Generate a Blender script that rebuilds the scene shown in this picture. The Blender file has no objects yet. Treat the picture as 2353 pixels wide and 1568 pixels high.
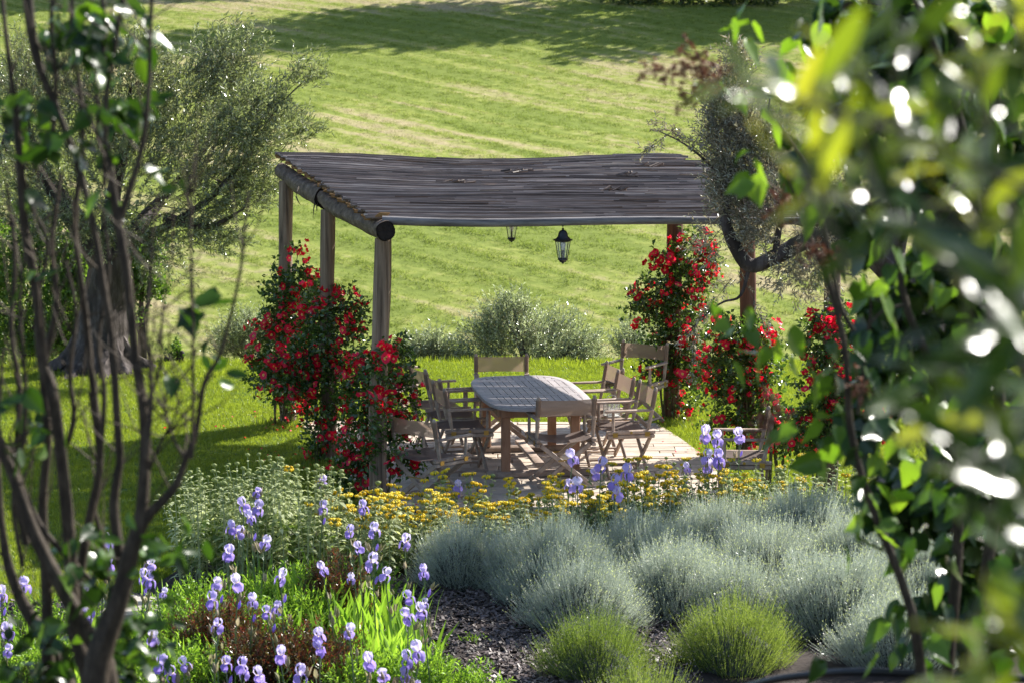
import bpy, math, random
import numpy as np
from mathutils import Vector, Matrix

random.seed(7)
rng = np.random.default_rng(11)
S = bpy.context.scene
COL = S.collection

# ------------------------------------------------------------------ camera, sky, sun, exposure
FPX, CX, CY = 5100.0, 1176.0, 784.0
PITCH = math.atan((784.0 - 115.0) / FPX)
CAMZ = 4.0
cam_d = bpy.data.cameras.new('camera')
cam = bpy.data.objects.new('camera', cam_d)
COL.objects.link(cam)
cam.location = (0, 0, CAMZ)
cam.rotation_euler = (math.radians(90) - PITCH, 0, 0)
cam_d.sensor_width = 36
cam_d.lens = FPX / 2352 * 36
cam_d.clip_start = 0.1
cam_d.clip_end = 1000
cam_d.dof.use_dof = True
cam_d.dof.focus_distance = 20.0
cam_d.dof.aperture_fstop = 5.0
S.camera = cam

SUN_EL, SUN_AZ = math.radians(37), math.atan2(0.73, 0.68)      # azimuth from +Y towards +X
world = bpy.data.worlds.new('World')
S.world = world
world.use_nodes = True
wn = world.node_tree
wn.nodes.clear()
sky = wn.nodes.new('ShaderNodeTexSky')
sky.sky_type = 'NISHITA'
sky.sun_disc = False
sky.sun_elevation = SUN_EL
sky.sun_rotation = SUN_AZ
bg = wn.nodes.new('ShaderNodeBackground')
bg.inputs['Strength'].default_value = 0.10
wo = wn.nodes.new('ShaderNodeOutputWorld')
wn.links.new(sky.outputs[0], bg.inputs[0])
wn.links.new(bg.outputs[0], wo.inputs[0])
sun_d = bpy.data.lights.new('sun', 'SUN')
sun_d.energy = 4.9
sun_d.angle = math.radians(0.53)
sun_d.color = (1.0, 0.955, 0.88)
sun = bpy.data.objects.new('sun', sun_d)
COL.objects.link(sun)
SUNV = Vector((math.sin(SUN_AZ) * math.cos(SUN_EL), math.cos(SUN_AZ) * math.cos(SUN_EL), math.sin(SUN_EL)))
sun.rotation_euler = SUNV.to_track_quat('Z', 'Y').to_euler()
sun.location = (20, 30, 30)
S.view_settings.view_transform = 'Standard'
S.view_settings.look = 'None'
S.view_settings.gamma = 1
S.view_settings.exposure = 1.2
S.view_settings.use_curve_mapping = False
S.render.engine = 'CYCLES'
S.cycles.max_bounces = 7
S.cycles.diffuse_bounces = 3
S.cycles.glossy_bounces = 3
S.cycles.transmission_bounces = 5
S.cycles.transparent_max_bounces = 8
S.cycles.sample_clamp_indirect = 6
S.cycles.use_denoising = True


# ------------------------------------------------------------------ helpers
def P(x, y, d):
    """world point on the line of sight of picture point (x, y) at distance d along +Y"""
    u, v = (x - CX) / FPX, (CY - y) / FPX
    c, s = math.cos(PITCH), math.sin(PITCH)
    dy, dz = c + v * s, v * c - s
    t = d / dy
    return Vector((u * t, d, CAMZ + dz * t))


def G(x, y, z=0.0):
    """world point where the line of sight meets height z"""
    u, v = (x - CX) / FPX, (CY - y) / FPX
    c, s = math.cos(PITCH), math.sin(PITCH)
    dy, dz = c + v * s, v * c - s
    t = (z - CAMZ) / dz
    return Vector((u * t, dy * t, z))


def tag(o, label=None, cat=None, group=None, kind=None):
    if label: o['label'] = label
    if cat: o['category'] = cat
    if group: o['group'] = group
    if kind: o['kind'] = kind
    return o


def empty(name, loc, rz=0.0, label=None, cat=None, group=None):
    o = bpy.data.objects.new(name, None)
    o.empty_display_size = 0.1
    COL.objects.link(o)
    o.location = loc
    o.rotation_euler = (0, 0, rz)
    return tag(o, label, cat, group)


def link(name, me, parent=None, loc=None, rot=None, scale=None):
    o = bpy.data.objects.new(name, me)
    COL.objects.link(o)
    if parent is not None: o.parent = parent
    if loc is not None: o.location = loc
    if rot is not None: o.rotation_euler = rot
    if scale is not None: o.scale = scale if hasattr(scale, '__len__') else (scale,) * 3
    return o


CHILD = {}


def dup(root, loc, rz, label=None, group=None):
    """a copy of a thing with copies of its parts and their sub-parts (shared mesh data)"""
    r = root.copy()
    COL.objects.link(r)
    r.location = loc
    r.rotation_euler = (0, 0, rz)
    if label: r['label'] = label
    if group: r['group'] = group
    for ch in list(root.children):
        c = ch.copy()
        COL.objects.link(c)
        c.parent = r
        for g in list(ch.children):
            k = g.copy()
            COL.objects.link(k)
            k.parent = c
    return r


def npmesh(name, V, F, mats, smooth=False, mi=None):
    """fast mesh from an (n,3) array and an (m,k) array of faces, k = 3 or 4"""
    V = np.asarray(V, dtype=np.float32)
    F = np.asarray(F, dtype=np.int32)
    me = bpy.data.meshes.new(name)
    k = F.shape[1]
    me.vertices.add(len(V))
    me.vertices.foreach_set('co', V.ravel())
    me.loops.add(F.size)
    me.loops.foreach_set('vertex_index', F.ravel())
    me.polygons.add(len(F))
    me.polygons.foreach_set('loop_start', np.arange(0, F.size, k, dtype=np.int32))
    if mi is not None:
        me.polygons.foreach_set('material_index', np.asarray(mi, dtype=np.int32))
    me.update(calc_edges=True)
    if smooth:
        me.polygons.foreach_set('use_smooth', np.ones(len(F), dtype=bool))
    for m in (mats if isinstance(mats, (list, tuple)) else [mats]):
        me.materials.append(m)
    return me


class MB:
    """collects boxes, tubes and free faces into one mesh"""

    def __init__(s):
        s.v, s.f, s.m = [], [], []

    def add(s, vs, fs, mi=0):
        n = len(s.v)
        s.v += [tuple(v) for v in vs]
        s.f += [tuple(i + n for i in f) for f in fs]
        s.m += [mi] * len(fs)

    def box(s, c, sz, M=None, mi=0, bev=0.0):
        hx, hy, hz = sz[0] / 2, sz[1] / 2, sz[2] / 2
        if bev > 0:
            b = min(bev, hx * .45, hy * .45, hz * .45)
            vs, fs = [], []
            for z, k in ((-hz, b), (-hz + b, 0), (hz - b, 0), (hz, b)):
                x, y = hx - k, hy - k
                vs += [(-x + b, -y, z), (x - b, -y, z), (x, -y + b, z), (x, y - b, z), (x - b, y, z), (-x + b, y, z), (-x, y - b, z), (-x, -y + b, z)]
            fs.append(tuple(range(7, -1, -1)))
            for r in range(3):
                for i in range(8):
                    j = (i + 1) % 8
                    fs.append((r * 8 + i, r * 8 + j, r * 8 + 8 + j, r * 8 + 8 + i))
            fs.append(tuple(range(24, 32)))
        else:
            vs = [(-hx, -hy, -hz), (hx, -hy, -hz), (hx, hy, -hz), (-hx, hy, -hz), (-hx, -hy, hz), (hx, -hy, hz), (hx, hy, hz), (-hx, hy, hz)]
            fs = [(0, 3, 2, 1), (4, 5, 6, 7), (0, 1, 5, 4), (1, 2, 6, 5), (2, 3, 7, 6), (3, 0, 4, 7)]
        c = Vector(c)
        vs = [(M @ Vector(v) if M else Vector(v)) + c for v in vs]
        s.add(vs, fs, mi)

    def bar(s, a, b, w, h, up=(0, 0, 1), mi=0, bev=0.004):
        """a beam from a to b, w across and h along 'up'"""
        a, b = Vector(a), Vector(b)
        y = (b - a).normalized()
        x = y.cross(Vector(up)).normalized()
        z = x.cross(y)
        s.box((a + b) / 2, (w, (b - a).length, h), Matrix((x, y, z)).transposed(), mi, bev)

    def tube(s, pts, rad, n=8, mi=0, cap=True, rough=0.0, seed=0, ridges=5):
        pts = [Vector(p) for p in pts]
        if not hasattr(rad, '__len__'): rad = [rad] * len(pts)
        vs, fs = [], []
        ref = Vector((0.31, 0.87, 0.2))
        d0 = (pts[-1] - pts[0]).normalized()
        if abs(d0.dot(ref.normalized())) > .9: ref = Vector((1, 0, 0.1))
        for i, p in enumerate(pts):
            d = (pts[min(i + 1, len(pts) - 1)] - pts[max(i - 1, 0)]).normalized()
            x = d.cross(ref).normalized()
            y = d.cross(x)
            for k in range(n):
                a = 2 * math.pi * k / n
                r = rad[i]
                if rough:
                    r *= 1 + rough * (math.sin(ridges * a + seed + i * .35) * .5 + math.sin((ridges * 2 + 1) * a + seed * 2.3 - i * .5) * .3 + math.sin(i * 1.7 + a * 2 + seed) * .35)
                vs.append(p + (x * math.cos(a) + y * math.sin(a)) * r)
        for i in range(len(pts) - 1):
            for k in range(n):
                j = (k + 1) % n
                fs.append((i * n + k, i * n + j, i * n + n + j, i * n + n + k))
        if cap:
            fs.append(tuple(range(n - 1, -1, -1)))
            fs.append(tuple(range((len(pts) - 1) * n, len(pts) * n)))
        s.add(vs, fs, mi)

    def lathe(s, prof, n=12, c=(0, 0, 0), mi=0):
        vs, fs = [], []
        for r, z in prof:
            for k in range(n):
                a = 2 * math.pi * k / n
                vs.append((c[0] + r * math.cos(a), c[1] + r * math.sin(a), c[2] + z))
        for i in range(len(prof) - 1):
            for k in range(n):
                j = (k + 1) % n
                fs.append((i * n + k, i * n + j, i * n + n + j, i * n + n + k))
        s.add(vs, fs, mi)

    def mesh(s, name, mats, smooth=True, angle=40):
        me = bpy.data.meshes.new(name)
        me.from_pydata(s.v, [], s.f)
        for m in (mats if isinstance(mats, (list, tuple)) else [mats]):
            me.materials.append(m)
        me.polygons.foreach_set('material_index', np.array(s.m, dtype=np.int32))
        me.update()
        if smooth:
            me.polygons.foreach_set('use_smooth', np.ones(len(s.f), dtype=bool))
            me.set_sharp_from_angle(angle=math.radians(angle))
        return me

    def obj(s, name, mats, parent=None, smooth=True, **k):
        return link(name, s.mesh(name, mats, smooth), parent, **k)


def spline(pts, n):
    """resample control points (with any number of components) by Catmull-Rom"""
    p = np.array(pts, dtype=float)
    p = np.vstack([2 * p[0] - p[1], p, 2 * p[-1] - p[-2]])
    out = []
    m = len(p) - 3
    for i in range(n):
        t = i / (n - 1) * m
        k = min(int(t), m - 1)
        t -= k
        a, b, c, d = p[k], p[k + 1], p[k + 2], p[k + 3]
        out.append(.5 * ((2 * b) + (-a + c) * t + (2 * a - 5 * b + 4 * c - d) * t * t + (-a + 3 * b - 3 * c + d) * t ** 3))
    return np.array(out)


def unit(a):
    return a / np.maximum(np.linalg.norm(a, axis=-1, keepdims=True), 1e-9)


# leaf templates: x across, y along, z out of the face
T_LEAF = (np.array([(0, 0, 0), (-.5, .42, .16), (.5, .42, .16), (0, 1, -.08)]), np.array([(0, 2, 3), (0, 3, 1)]))
T_LONG = (np.array([(0, 0, 0), (-.5, .35, .1), (.5, .35, .1), (-.38, .7, .03), (.38, .7, .03), (0, 1, -.15)]),
          np.array([(0, 2, 1), (1, 2, 4), (1, 4, 3), (3, 4, 5)]))
T_BLADE = (np.array([(-.5, 0, 0), (.5, 0, 0), (-.35, .55, .05), (.35, .55, .05), (0, 1, .3)]), np.array([(0, 1, 3), (0, 3, 2), (2, 3, 4)]))
T_TRI = (np.array([(-.5, 0, 0), (.5, 0, 0), (0, 1, 0)]), np.array([(0, 1, 2)]))


def leaves(base, dirn, nrm, L, W, tmpl=T_LEAF, zs=None):
    """V, F arrays for a cloud of leaves"""
    base = np.asarray(base, float)
    y = unit(np.asarray(dirn, float))
    x = unit(np.cross(y, np.asarray(nrm, float) + 1e-6))
    z = np.cross(x, y)
    tv, tf = tmpl
    L = np.broadcast_to(np.asarray(L, float), (len(base),))[:, None, None]
    W = np.broadcast_to(np.asarray(W, float), (len(base),))[:, None, None]
    V = base[:, None] + tv[None, :, 0:1] * W * x[:, None] + tv[None, :, 1:2] * L * y[:, None] + tv[None, :, 2:3] * L * z[:, None]
    F = tf[None] + (np.arange(len(base)) * len(tv))[:, None, None]
    return V.reshape(-1, 3), F.reshape(-1, 3)


def ribs(a, b, ra, rb):
    """many three-sided twigs from a to b"""
    a, b = np.asarray(a, float), np.asarray(b, float)
    d = unit(b - a)
    x = unit(np.cross(d, np.array([.3, .8, .25])))
    y = np.cross(d, x)
    ra = np.broadcast_to(ra, (len(a),))[:, None, None]
    rb = np.broadcast_to(rb, (len(a),))[:, None, None]
    an = np.array([0, 2.094, 4.189])
    off = np.cos(an)[None, :, None] * x[:, None] + np.sin(an)[None, :, None] * y[:, None]
    V = np.concatenate([a[:, None] + off * ra, b[:, None] + off * rb], axis=1)
    tf = np.array([(0, 1, 4), (0, 4, 3), (1, 2, 5), (1, 5, 4), (2, 0, 3), (2, 3, 5)])
    F = tf[None] + (np.arange(len(a)) * 6)[:, None, None]
    return V.reshape(-1, 3), F.reshape(-1, 3)


def join(*vf):
    V, F, n = [], [], 0
    for v, f in vf:
        V.append(v)
        F.append(f + n)
        n += len(v)
    return np.vstack(V), np.vstack(F)


def rdir(n, up=0.0):
    v = rng.normal(size=(n, 3))
    v = unit(v)
    v[:, 2] += up
    return unit(v)


def in_poly(px, py, poly):
    inside = np.zeros(len(px), bool)
    n = len(poly)
    for i in range(n):
        x1, y1 = poly[i]
        x2, y2 = poly[(i + 1) % n]
        c = ((y1 > py) != (y2 > py)) & (px < (x2 - x1) * (py - y1) / (y2 - y1 + 1e-12) + x1)
        inside ^= c
    return inside


def scatter(name, pts, rot, scl, src, parent=None):
    """one uncountable mass: a point mesh whose modifier sets a tuft on every point"""
    me = bpy.data.meshes.new(name)
    me.vertices.add(len(pts))
    me.vertices.foreach_set('co', np.asarray(pts, np.float32).ravel())
    a = me.attributes.new('turn', 'FLOAT_VECTOR', 'POINT')
    a.data.foreach_set('vector', np.asarray(rot, np.float32).ravel())
    a = me.attributes.new('size', 'FLOAT', 'POINT')
    a.data.foreach_set('value', np.asarray(scl, np.float32))
    me.update()
    o = link(name, me, parent)
    t = bpy.data.node_groups.new(name, 'GeometryNodeTree')
    t.interface.new_socket('Geometry', in_out='INPUT', socket_type='NodeSocketGeometry')
    t.interface.new_socket('Geometry', in_out='OUTPUT', socket_type='NodeSocketGeometry')
    gi, go = t.nodes.new('NodeGroupInput'), t.nodes.new('NodeGroupOutput')
    iop = t.nodes.new('GeometryNodeInstanceOnPoints')
    oi = t.nodes.new('GeometryNodeObjectInfo')
    oi.inputs['Object'].default_value = src
    oi.inputs['As Instance'].default_value = True
    n1 = t.nodes.new('GeometryNodeInputNamedAttribute')
    n1.data_type = 'FLOAT_VECTOR'
    n1.inputs['Name'].default_value = 'turn'
    n2 = t.nodes.new('GeometryNodeInputNamedAttribute')
    n2.data_type = 'FLOAT'
    n2.inputs['Name'].default_value = 'size'
    t.links.new(gi.outputs[0], iop.inputs['Points'])
    t.links.new(oi.outputs['Geometry'], iop.inputs['Instance'])
    t.links.new(n1.outputs[0], iop.inputs['Rotation'])
    t.links.new(n2.outputs[0], iop.inputs['Scale'])
    t.links.new(iop.outputs[0], go.inputs[0])
    o.modifiers.new('scatter', 'NODES').node_group = t
    o['kind'] = 'stuff'
    return o


# ------------------------------------------------------------------ materials
def nt(name):
    m = bpy.data.materials.new(name)
    m.use_nodes = True
    t = m.node_tree
    t.nodes.clear()
    return m, t, t.nodes, t.links


def ramp(nodes, stops):
    r = nodes.new('ShaderNodeValToRGB')
    e = r.color_ramp.elements
    while len(e) < len(stops): e.new(0.5)
    for i, (p, c) in enumerate(stops):
        e[i].position = p
        e[i].color = (*c, 1)
    return r


def leaf_mat(name, cols, rough=.4, trans=.4, tcol=None, spec=.5, per='island', tboost=1.6):
    """cols: list of leaf colours picked at random per leaf; light also shines through"""
    m, t, N, K = nt(name)
    if per == 'island':
        g = N.new('ShaderNodeNewGeometry')
        fac = g.outputs['Random Per Island']
    else:
        g = N.new('ShaderNodeObjectInfo')
        fac = g.outputs['Random']
    r = ramp(N, [(i / max(1, len(cols) - 1), c) for i, c in enumerate(cols)])
    K.new(fac, r.inputs[0])
    p = N.new('ShaderNodeBsdfPrincipled')
    p.inputs['Roughness'].default_value = rough
    p.inputs['Specular IOR Level'].default_value = spec
    K.new(r.outputs[0], p.inputs['Base Color'])
    tr = N.new('ShaderNodeBsdfTranslucent')
    mx = N.new('ShaderNodeMix')
    mx.data_type = 'RGBA'
    mx.blend_type = 'MULTIPLY'
    mx.inputs[0].default_value = 1
    K.new(r.outputs[0], mx.inputs[6])
    tc = tcol or (1.25, 1.2, .55)
    mx.inputs[7].default_value = (tc[0] * tboost, tc[1] * tboost, tc[2] * tboost, 1)
    K.new(mx.outputs[2], tr.inputs['Color'])
    s = N.new('ShaderNodeMixShader')
    s.inputs[0].default_value = trans
    K.new(p.outputs[0], s.inputs[1])
    K.new(tr.outputs[0], s.inputs[2])
    o = N.new('ShaderNodeOutputMaterial')
    K.new(s.outputs[0], o.inputs[0])
    return m


def surf_mat(name, cols, rough=.7, scale=(4, 4, 4), bump=.3, bscale=None, spec=.3, rnd=0.0, metal=0.0, detail=8, dist=.01, per='object'):
    """noise-mottled opaque surface; scale is per axis in object space"""
    m, t, N, K = nt(name)
    tc = N.new('ShaderNodeTexCoord')
    mp = N.new('ShaderNodeMapping')
    mp.inputs['Scale'].default_value = scale
    K.new(tc.outputs['Object'], mp.inputs[0])
    oi = N.new('ShaderNodeObjectInfo')
    K.new(oi.outputs['Random'], mp.inputs['Location'])
    no = N.new('ShaderNodeTexNoise')
    no.inputs['Scale'].default_value = 1
    no.inputs['Detail'].default_value = detail
    no.inputs['Roughness'].default_value = .65
    K.new(mp.outputs[0], no.inputs['Vector'])
    r = ramp(N, [(.28 + .46 * i / max(1, len(cols) - 1), c) for i, c in enumerate(cols)])
    K.new(no.outputs[0], r.inputs[0])
    out = r.outputs[0]
    if rnd:
        hs = N.new('ShaderNodeHueSaturation')
        mr = N.new('ShaderNodeMapRange')
        mr.inputs['To Min'].default_value = 1 - rnd
        mr.inputs['To Max'].default_value = 1 + rnd
        if per == 'object':
            K.new(oi.outputs['Random'], mr.inputs['Value'])
        else:
            g = N.new('ShaderNodeNewGeometry')
            K.new(g.outputs['Random Per Island'], mr.inputs['Value'])
        K.new(mr.outputs[0], hs.inputs['Value'])
        K.new(out, hs.inputs['Color'])
        out = hs.outputs[0]
    p = N.new('ShaderNodeBsdfPrincipled')
    p.inputs['Roughness'].default_value = rough
    p.inputs['Metallic'].default_value = metal
    p.inputs['Specular IOR Level'].default_value = spec
    K.new(out, p.inputs['Base Color'])
    if bump:
        b = N.new('ShaderNodeBump')
        b.inputs['Strength'].default_value = bump
        b.inputs['Distance'].default_value = dist
        if bscale:
            mp2 = N.new('ShaderNodeMapping')
            mp2.inputs['Scale'].default_value = bscale
            K.new(tc.outputs['Object'], mp2.inputs[0])
            n2 = N.new('ShaderNodeTexNoise')
            n2.inputs['Scale'].default_value = 1
            n2.inputs['Detail'].default_value = 6
            K.new(mp2.outputs[0], n2.inputs['Vector'])
            K.new(n2.outputs[0], b.inputs['Height'])
        else:
            K.new(no.outputs[0], b.inputs['Height'])
        K.new(b.outputs[0], p.inputs['Normal'])
    o = N.new('ShaderNodeOutputMaterial')
    K.new(p.outputs[0], o.inputs[0])
    return m


def field_mat(name, green, green2, straw, grass=False, patch=.5, trans=0.0):
    """mown hill: green with straw along the rake rows; one world-space pattern for soil and tufts"""
    m, t, N, K = nt(name)
    g = N.new('ShaderNodeNewGeometry')
    mp = N.new('ShaderNodeMapping')
    mp.inputs['Rotation'].default_value = (0, 0, math.atan(1.0))
    K.new(g.outputs['Position'], mp.inputs[0])
    mp2 = N.new('ShaderNodeMapping')
    mp2.inputs['Scale'].default_value = (.06, .95, .0)
    K.new(mp.outputs[0], mp2.inputs[0])
    n1 = N.new('ShaderNodeTexNoise')
    n1.inputs['Scale'].default_value = 1
    n1.inputs['Detail'].default_value = 6
    n1.inputs['Roughness'].default_value = .6
    n1.inputs['Distortion'].default_value = .3
    K.new(mp2.outputs[0], n1.inputs['Vector'])
    n2 = N.new('ShaderNodeTexNoise')
    n2.inputs['Scale'].default_value = 2.2
    n2.inputs['Detail'].default_value = 7
    K.new(g.outputs['Position'], n2.inputs['Vector'])
    n3 = N.new('ShaderNodeTexNoise')
    n3.inputs['Scale'].default_value = .09
    n3.inputs['Detail'].default_value = 2
    K.new(g.outputs['Position'], n3.inputs['Vector'])
    a = N.new('ShaderNodeMath'); a.operation = 'MULTIPLY_ADD'
    K.new(n1.outputs[0], a.inputs[0]); a.inputs[1].default_value = 1.25
    K.new(n3.outputs[0], a.inputs[2])
    b = N.new('ShaderNodeMath'); b.operation = 'MULTIPLY_ADD'
    K.new(n2.outputs[0], b.inputs[0]); b.inputs[1].default_value = .55
    K.new(a.outputs[0], b.inputs[2])
    sub = N.new('ShaderNodeMath'); sub.operation = 'SUBTRACT'
    K.new(b.outputs[0], sub.inputs[0]); sub.inputs[1].default_value = 1.4 - patch
    r = ramp(N, [(.33, green2), (.47, green), (.58, tuple((x + y) / 2 for x, y in zip(green, straw))), (.72, straw)])
    K.new(sub.outputs[0], r.inputs[0])
    hs = N.new('ShaderNodeHueSaturation')
    if grass:
        oi = N.new('ShaderNodeObjectInfo')
        mr = N.new('ShaderNodeMapRange')
        mr.inputs['To Min'].default_value = .7
        mr.inputs['To Max'].default_value = 1.3
        K.new(oi.outputs['Random'], mr.inputs['Value'])
        K.new(mr.outputs[0], hs.inputs['Value'])
    K.new(r.outputs[0], hs.inputs['Color'])
    p = N.new('ShaderNodeBsdfPrincipled')
    p.inputs['Roughness'].default_value = .6 if grass else .95
    p.inputs['Specular IOR Level'].default_value = .3 if grass else .05
    K.new(hs.outputs[0], p.inputs['Base Color'])
    o = N.new('ShaderNodeOutputMaterial')
    if trans:
        tr = N.new('ShaderNodeBsdfTranslucent')
        K.new(hs.outputs[0], tr.inputs['Color'])
        s = N.new('ShaderNodeMixShader')
        s.inputs[0].default_value = trans
        K.new(p.outputs[0], s.inputs[1])
        K.new(tr.outputs[0], s.inputs[2])
        K.new(s.outputs[0], o.inputs[0])
    else:
        bp = N.new('ShaderNodeBump')
        bp.inputs['Strength'].default_value = .8
        bp.inputs['Distance'].default_value = .1
        K.new(n2.outputs[0], bp.inputs['Height'])
        K.new(bp.outputs[0], p.inputs['Normal'])
        K.new(p.outputs[0], o.inputs[0])
    return m


def simple(name, col, rough=.5, metal=0, spec=.5, alpha=1, trans=0):
    m, t, N, K = nt(name)
    p = N.new('ShaderNodeBsdfPrincipled')
    no = N.new('ShaderNodeTexNoise')
    no.inputs['Scale'].default_value = 30
    r = ramp(N, [(.3, tuple(c * .8 for c in col)), (.7, tuple(min(1, c * 1.15) for c in col))])
    K.new(no.outputs[0], r.inputs[0])
    K.new(r.outputs[0], p.inputs['Base Color'])
    p.inputs['Roughness'].default_value = rough
    p.inputs['Metallic'].default_value = metal
    p.inputs['Specular IOR Level'].default_value = spec
    p.inputs['Transmission Weight'].default_value = trans
    p.inputs['Alpha'].default_value = alpha
    o = N.new('ShaderNodeOutputMaterial')
    K.new(p.outputs[0], o.inputs[0])
    return m


def cloth_mat(name, col):
    """open-weave sling fabric: partly see-through, light shines through"""
    m, t, N, K = nt(name)
    p = N.new('ShaderNodeBsdfPrincipled')
    no = N.new('ShaderNodeTexNoise')
    no.inputs['Scale'].default_value = 90
    r = ramp(N, [(.3, tuple(c * .82 for c in col)), (.7, col)])
    K.new(no.outputs[0], r.inputs[0])
    K.new(r.outputs[0], p.inputs['Base Color'])
    p.inputs['Roughness'].default_value = .8
    p.inputs['Specular IOR Level'].default_value = .2
    tr = N.new('ShaderNodeBsdfTranslucent')
    K.new(r.outputs[0], tr.inputs['Color'])
    tp = N.new('ShaderNodeBsdfTransparent')
    s = N.new('ShaderNodeMixShader'); s.inputs[0].default_value = .35
    K.new(p.outputs[0], s.inputs[1]); K.new(tr.outputs[0], s.inputs[2])
    s2 = N.new('ShaderNodeMixShader'); s2.inputs[0].default_value = .12
    K.new(s.outputs[0], s2.inputs[1]); K.new(tp.outputs[0], s2.inputs[2])
    o = N.new('ShaderNodeOutputMaterial')
    K.new(s2.outputs[0], o.inputs[0])
    return m


M = {}
M['field'] = field_mat('hill_soil', (.24, .27, .065), (.17, .21, .045), (.36, .30, .17), patch=.455)
M['field_grass'] = field_mat('hill_grass', (.30, .35, .075), (.22, .28, .05), (.45, .40, .22), grass=True, trans=.45, patch=.455)
M['lawn_soil'] = surf_mat('lawn_soil', [(.05, .09, .015), (.09, .15, .025)], .95, (3, 3, 3), .4)
M['lawn_grass'] = leaf_mat('lawn_grass', [(.135, .185, .024), (.18, .24, .034), (.25, .31, .05)], .35, .5, per='object', tboost=1.35)
M['mulch'] = surf_mat('mulch_soil', [(.02, .014, .012), (.05, .036, .03)], .9, (14, 14, 14), .8, dist=.02)
M['chip'] = leaf_mat('bark_chip', [(.03, .022, .02), (.09, .065, .055), (.17, .13, .12)], .55, .0, per='object')
M['stone'] = surf_mat('paving_stone', [(.36, .28, .22), (.50, .42, .34), (.58, .49, .40)], .65, (5, 5, 5), .25, rnd=.16, dist=.004)
M['joint'] = surf_mat('patio_mortar', [(.30, .26, .21), (.42, .37, .31)], .9, (9, 9, 9), .4)
M['kerb'] = surf_mat('edging_stone', [(.26, .23, .20), (.42, .38, .33), (.5, .46, .4)], .8, (6, 6, 12), .5, rnd=.15)
M['post'] = surf_mat('weathered_post', [(.03, .02, .015), (.17, .118, .082), (.27, .195, .14), (.36, .28, .21)], .75, (26, 26, 1.1), 1, rnd=.12, dist=.02)
M['post_red'] = surf_mat('red_brown_post', [(.05, .022, .015), (.17, .075, .045), (.24, .13, .085)], .75, (22, 22, 1.6), .7, dist=.012)
M['log'] = surf_mat('dark_log', [(.03, .02, .015), (.10, .068, .05), (.17, .12, .09), (.28, .22, .18)], .75, (16, 7, 16), 1, dist=.03)
M['pole'] = surf_mat('grey_pole', [(.05, .042, .04), (.20, .18, .175), (.34, .31, .30)], .6, (2.2, 22, 22), .6, dist=.008)
M['logend'] = surf_mat('log_end', [(.01, .007, .006), (.035, .024, .02)], .9, (30, 30, 30), 1)
for nm, cc in (('reed', [(.105, .077, .06), (.22, .165, .135), (.38, .30, .25)]), ('reed_dark', [(.05, .037, .03), (.125, .093, .076), (.21, .16, .135)]), ('reed_pale', [(.19, .145, .12), (.36, .285, .235), (.58, .48, .40)])):
    M[nm] = surf_mat(nm, cc, .5, (2.5, 40, 40), .2, rnd=.35, spec=.25)
    M[nm + '_i'] = surf_mat(nm + '_mass', cc, .5, (2.5, 40, 40), .2, rnd=.5, spec=.25, per='island')
M['reed_end'] = surf_mat('reed_end', [(.20, .10, .035), (.38, .21, .08)], .6, (30, 30, 30), .2)
M['teak'] = surf_mat('weathered_teak', [(.21, .15, .115), (.37, .28, .225), (.50, .41, .34)], .6, (14, 14, 14), .35, rnd=.16, dist=.003)
M['teak_warm'] = surf_mat('warm_teak', [(.22, .11, .065), (.36, .20, .125), (.42, .26, .17)], .6, (14, 14, 3), .25, dist=.003)
M['teak_top'] = surf_mat('grey_table_board', [(.27, .235, .235), (.38, .34, .34), (.47, .43, .42)], .5, (3, 24, 24), .25, rnd=.1, dist=.003)
M['cloth'] = cloth_mat('taupe_sling', (.40, .285, .215))
M['seatcloth'] = cloth_mat('brown_sling', (.22, .17, .15))
M['brass'] = simple('brass', (.45, .31, .10), .35, 1.0)
M['iron'] = simple('black_iron', (.018, .018, .02), .35, .3, .6)
M['glass'] = simple('lantern_glass', (.85, .9, .88), .05, 0, .5, .22, 0)
M['bulb'] = simple('bulb', (.85, .85, .82), .25)
M['white_metal'] = simple('white_metal', (.7, .68, .63), .45)
M['rubber'] = simple('black_pipe', (.012, .012, .014), .35)
M['olive_bark'] = surf_mat('olive_bark', [(.016, .012, .010), (.06, .045, .04), (.18, .15, .14)], .8, (9, 9, 2.5), 1, dist=.03)
M['twig'] = surf_mat('twig', [(.09, .065, .045), (.19, .15, .11)], .7, (20, 20, 20), .2)
M['bark_dark'] = surf_mat('dark_stem', [(.014, .010, .007), (.05, .036, .024), (.11, .085, .06)], .75, (60, 60, 18), 1, dist=.006)
M['olive'] = leaf_mat('olive_leaf', [(.10, .125, .06), (.19, .22, .13), (.38, .41, .31)], .27, .32, (1.2, 1.25, .6), 1.0, tboost=1.3)
M['olive_pale'] = leaf_mat('silvery_olive_leaf', [(.16, .19, .11), (.28, .32, .21), (.50, .54, .44)], .27, .34, (1.15, 1.2, .75), 1.0, tboost=1.3)
M['olive_brown'] = leaf_mat('bronze_olive_leaf', [(.16, .18, .12), (.30, .27, .21), (.46, .48, .40)], .27, .25, (1.2, 1.05, .7), 1.0, tboost=1.2)
M['bush'] = leaf_mat('maple_leaf', [(.06, .12, .02), (.09, .17, .03), (.14, .24, .05)], .35, .4)
M['far'] = leaf_mat('far_tree_leaf', [(.03, .055, .015), (.05, .08, .02), (.08, .12, .03)], .5, .25)
M['rose_leaf'] = leaf_mat('rose_leaf', [(.035, .075, .02), (.055, .11, .026), (.10, .17, .04)], .26, .35, spec=.8)
M['cane'] = surf_mat('rose_cane', [(.05, .055, .02), (.12, .10, .05)], .6, (9, 9, 9), .2)
M['petal'] = leaf_mat('rose_petal', [(.58, .004, .025), (.74, .010, .045), (.84, .05, .14)], .45, .45, (1.1, .9, .9), .3, tboost=1.5, per='object')
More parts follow.
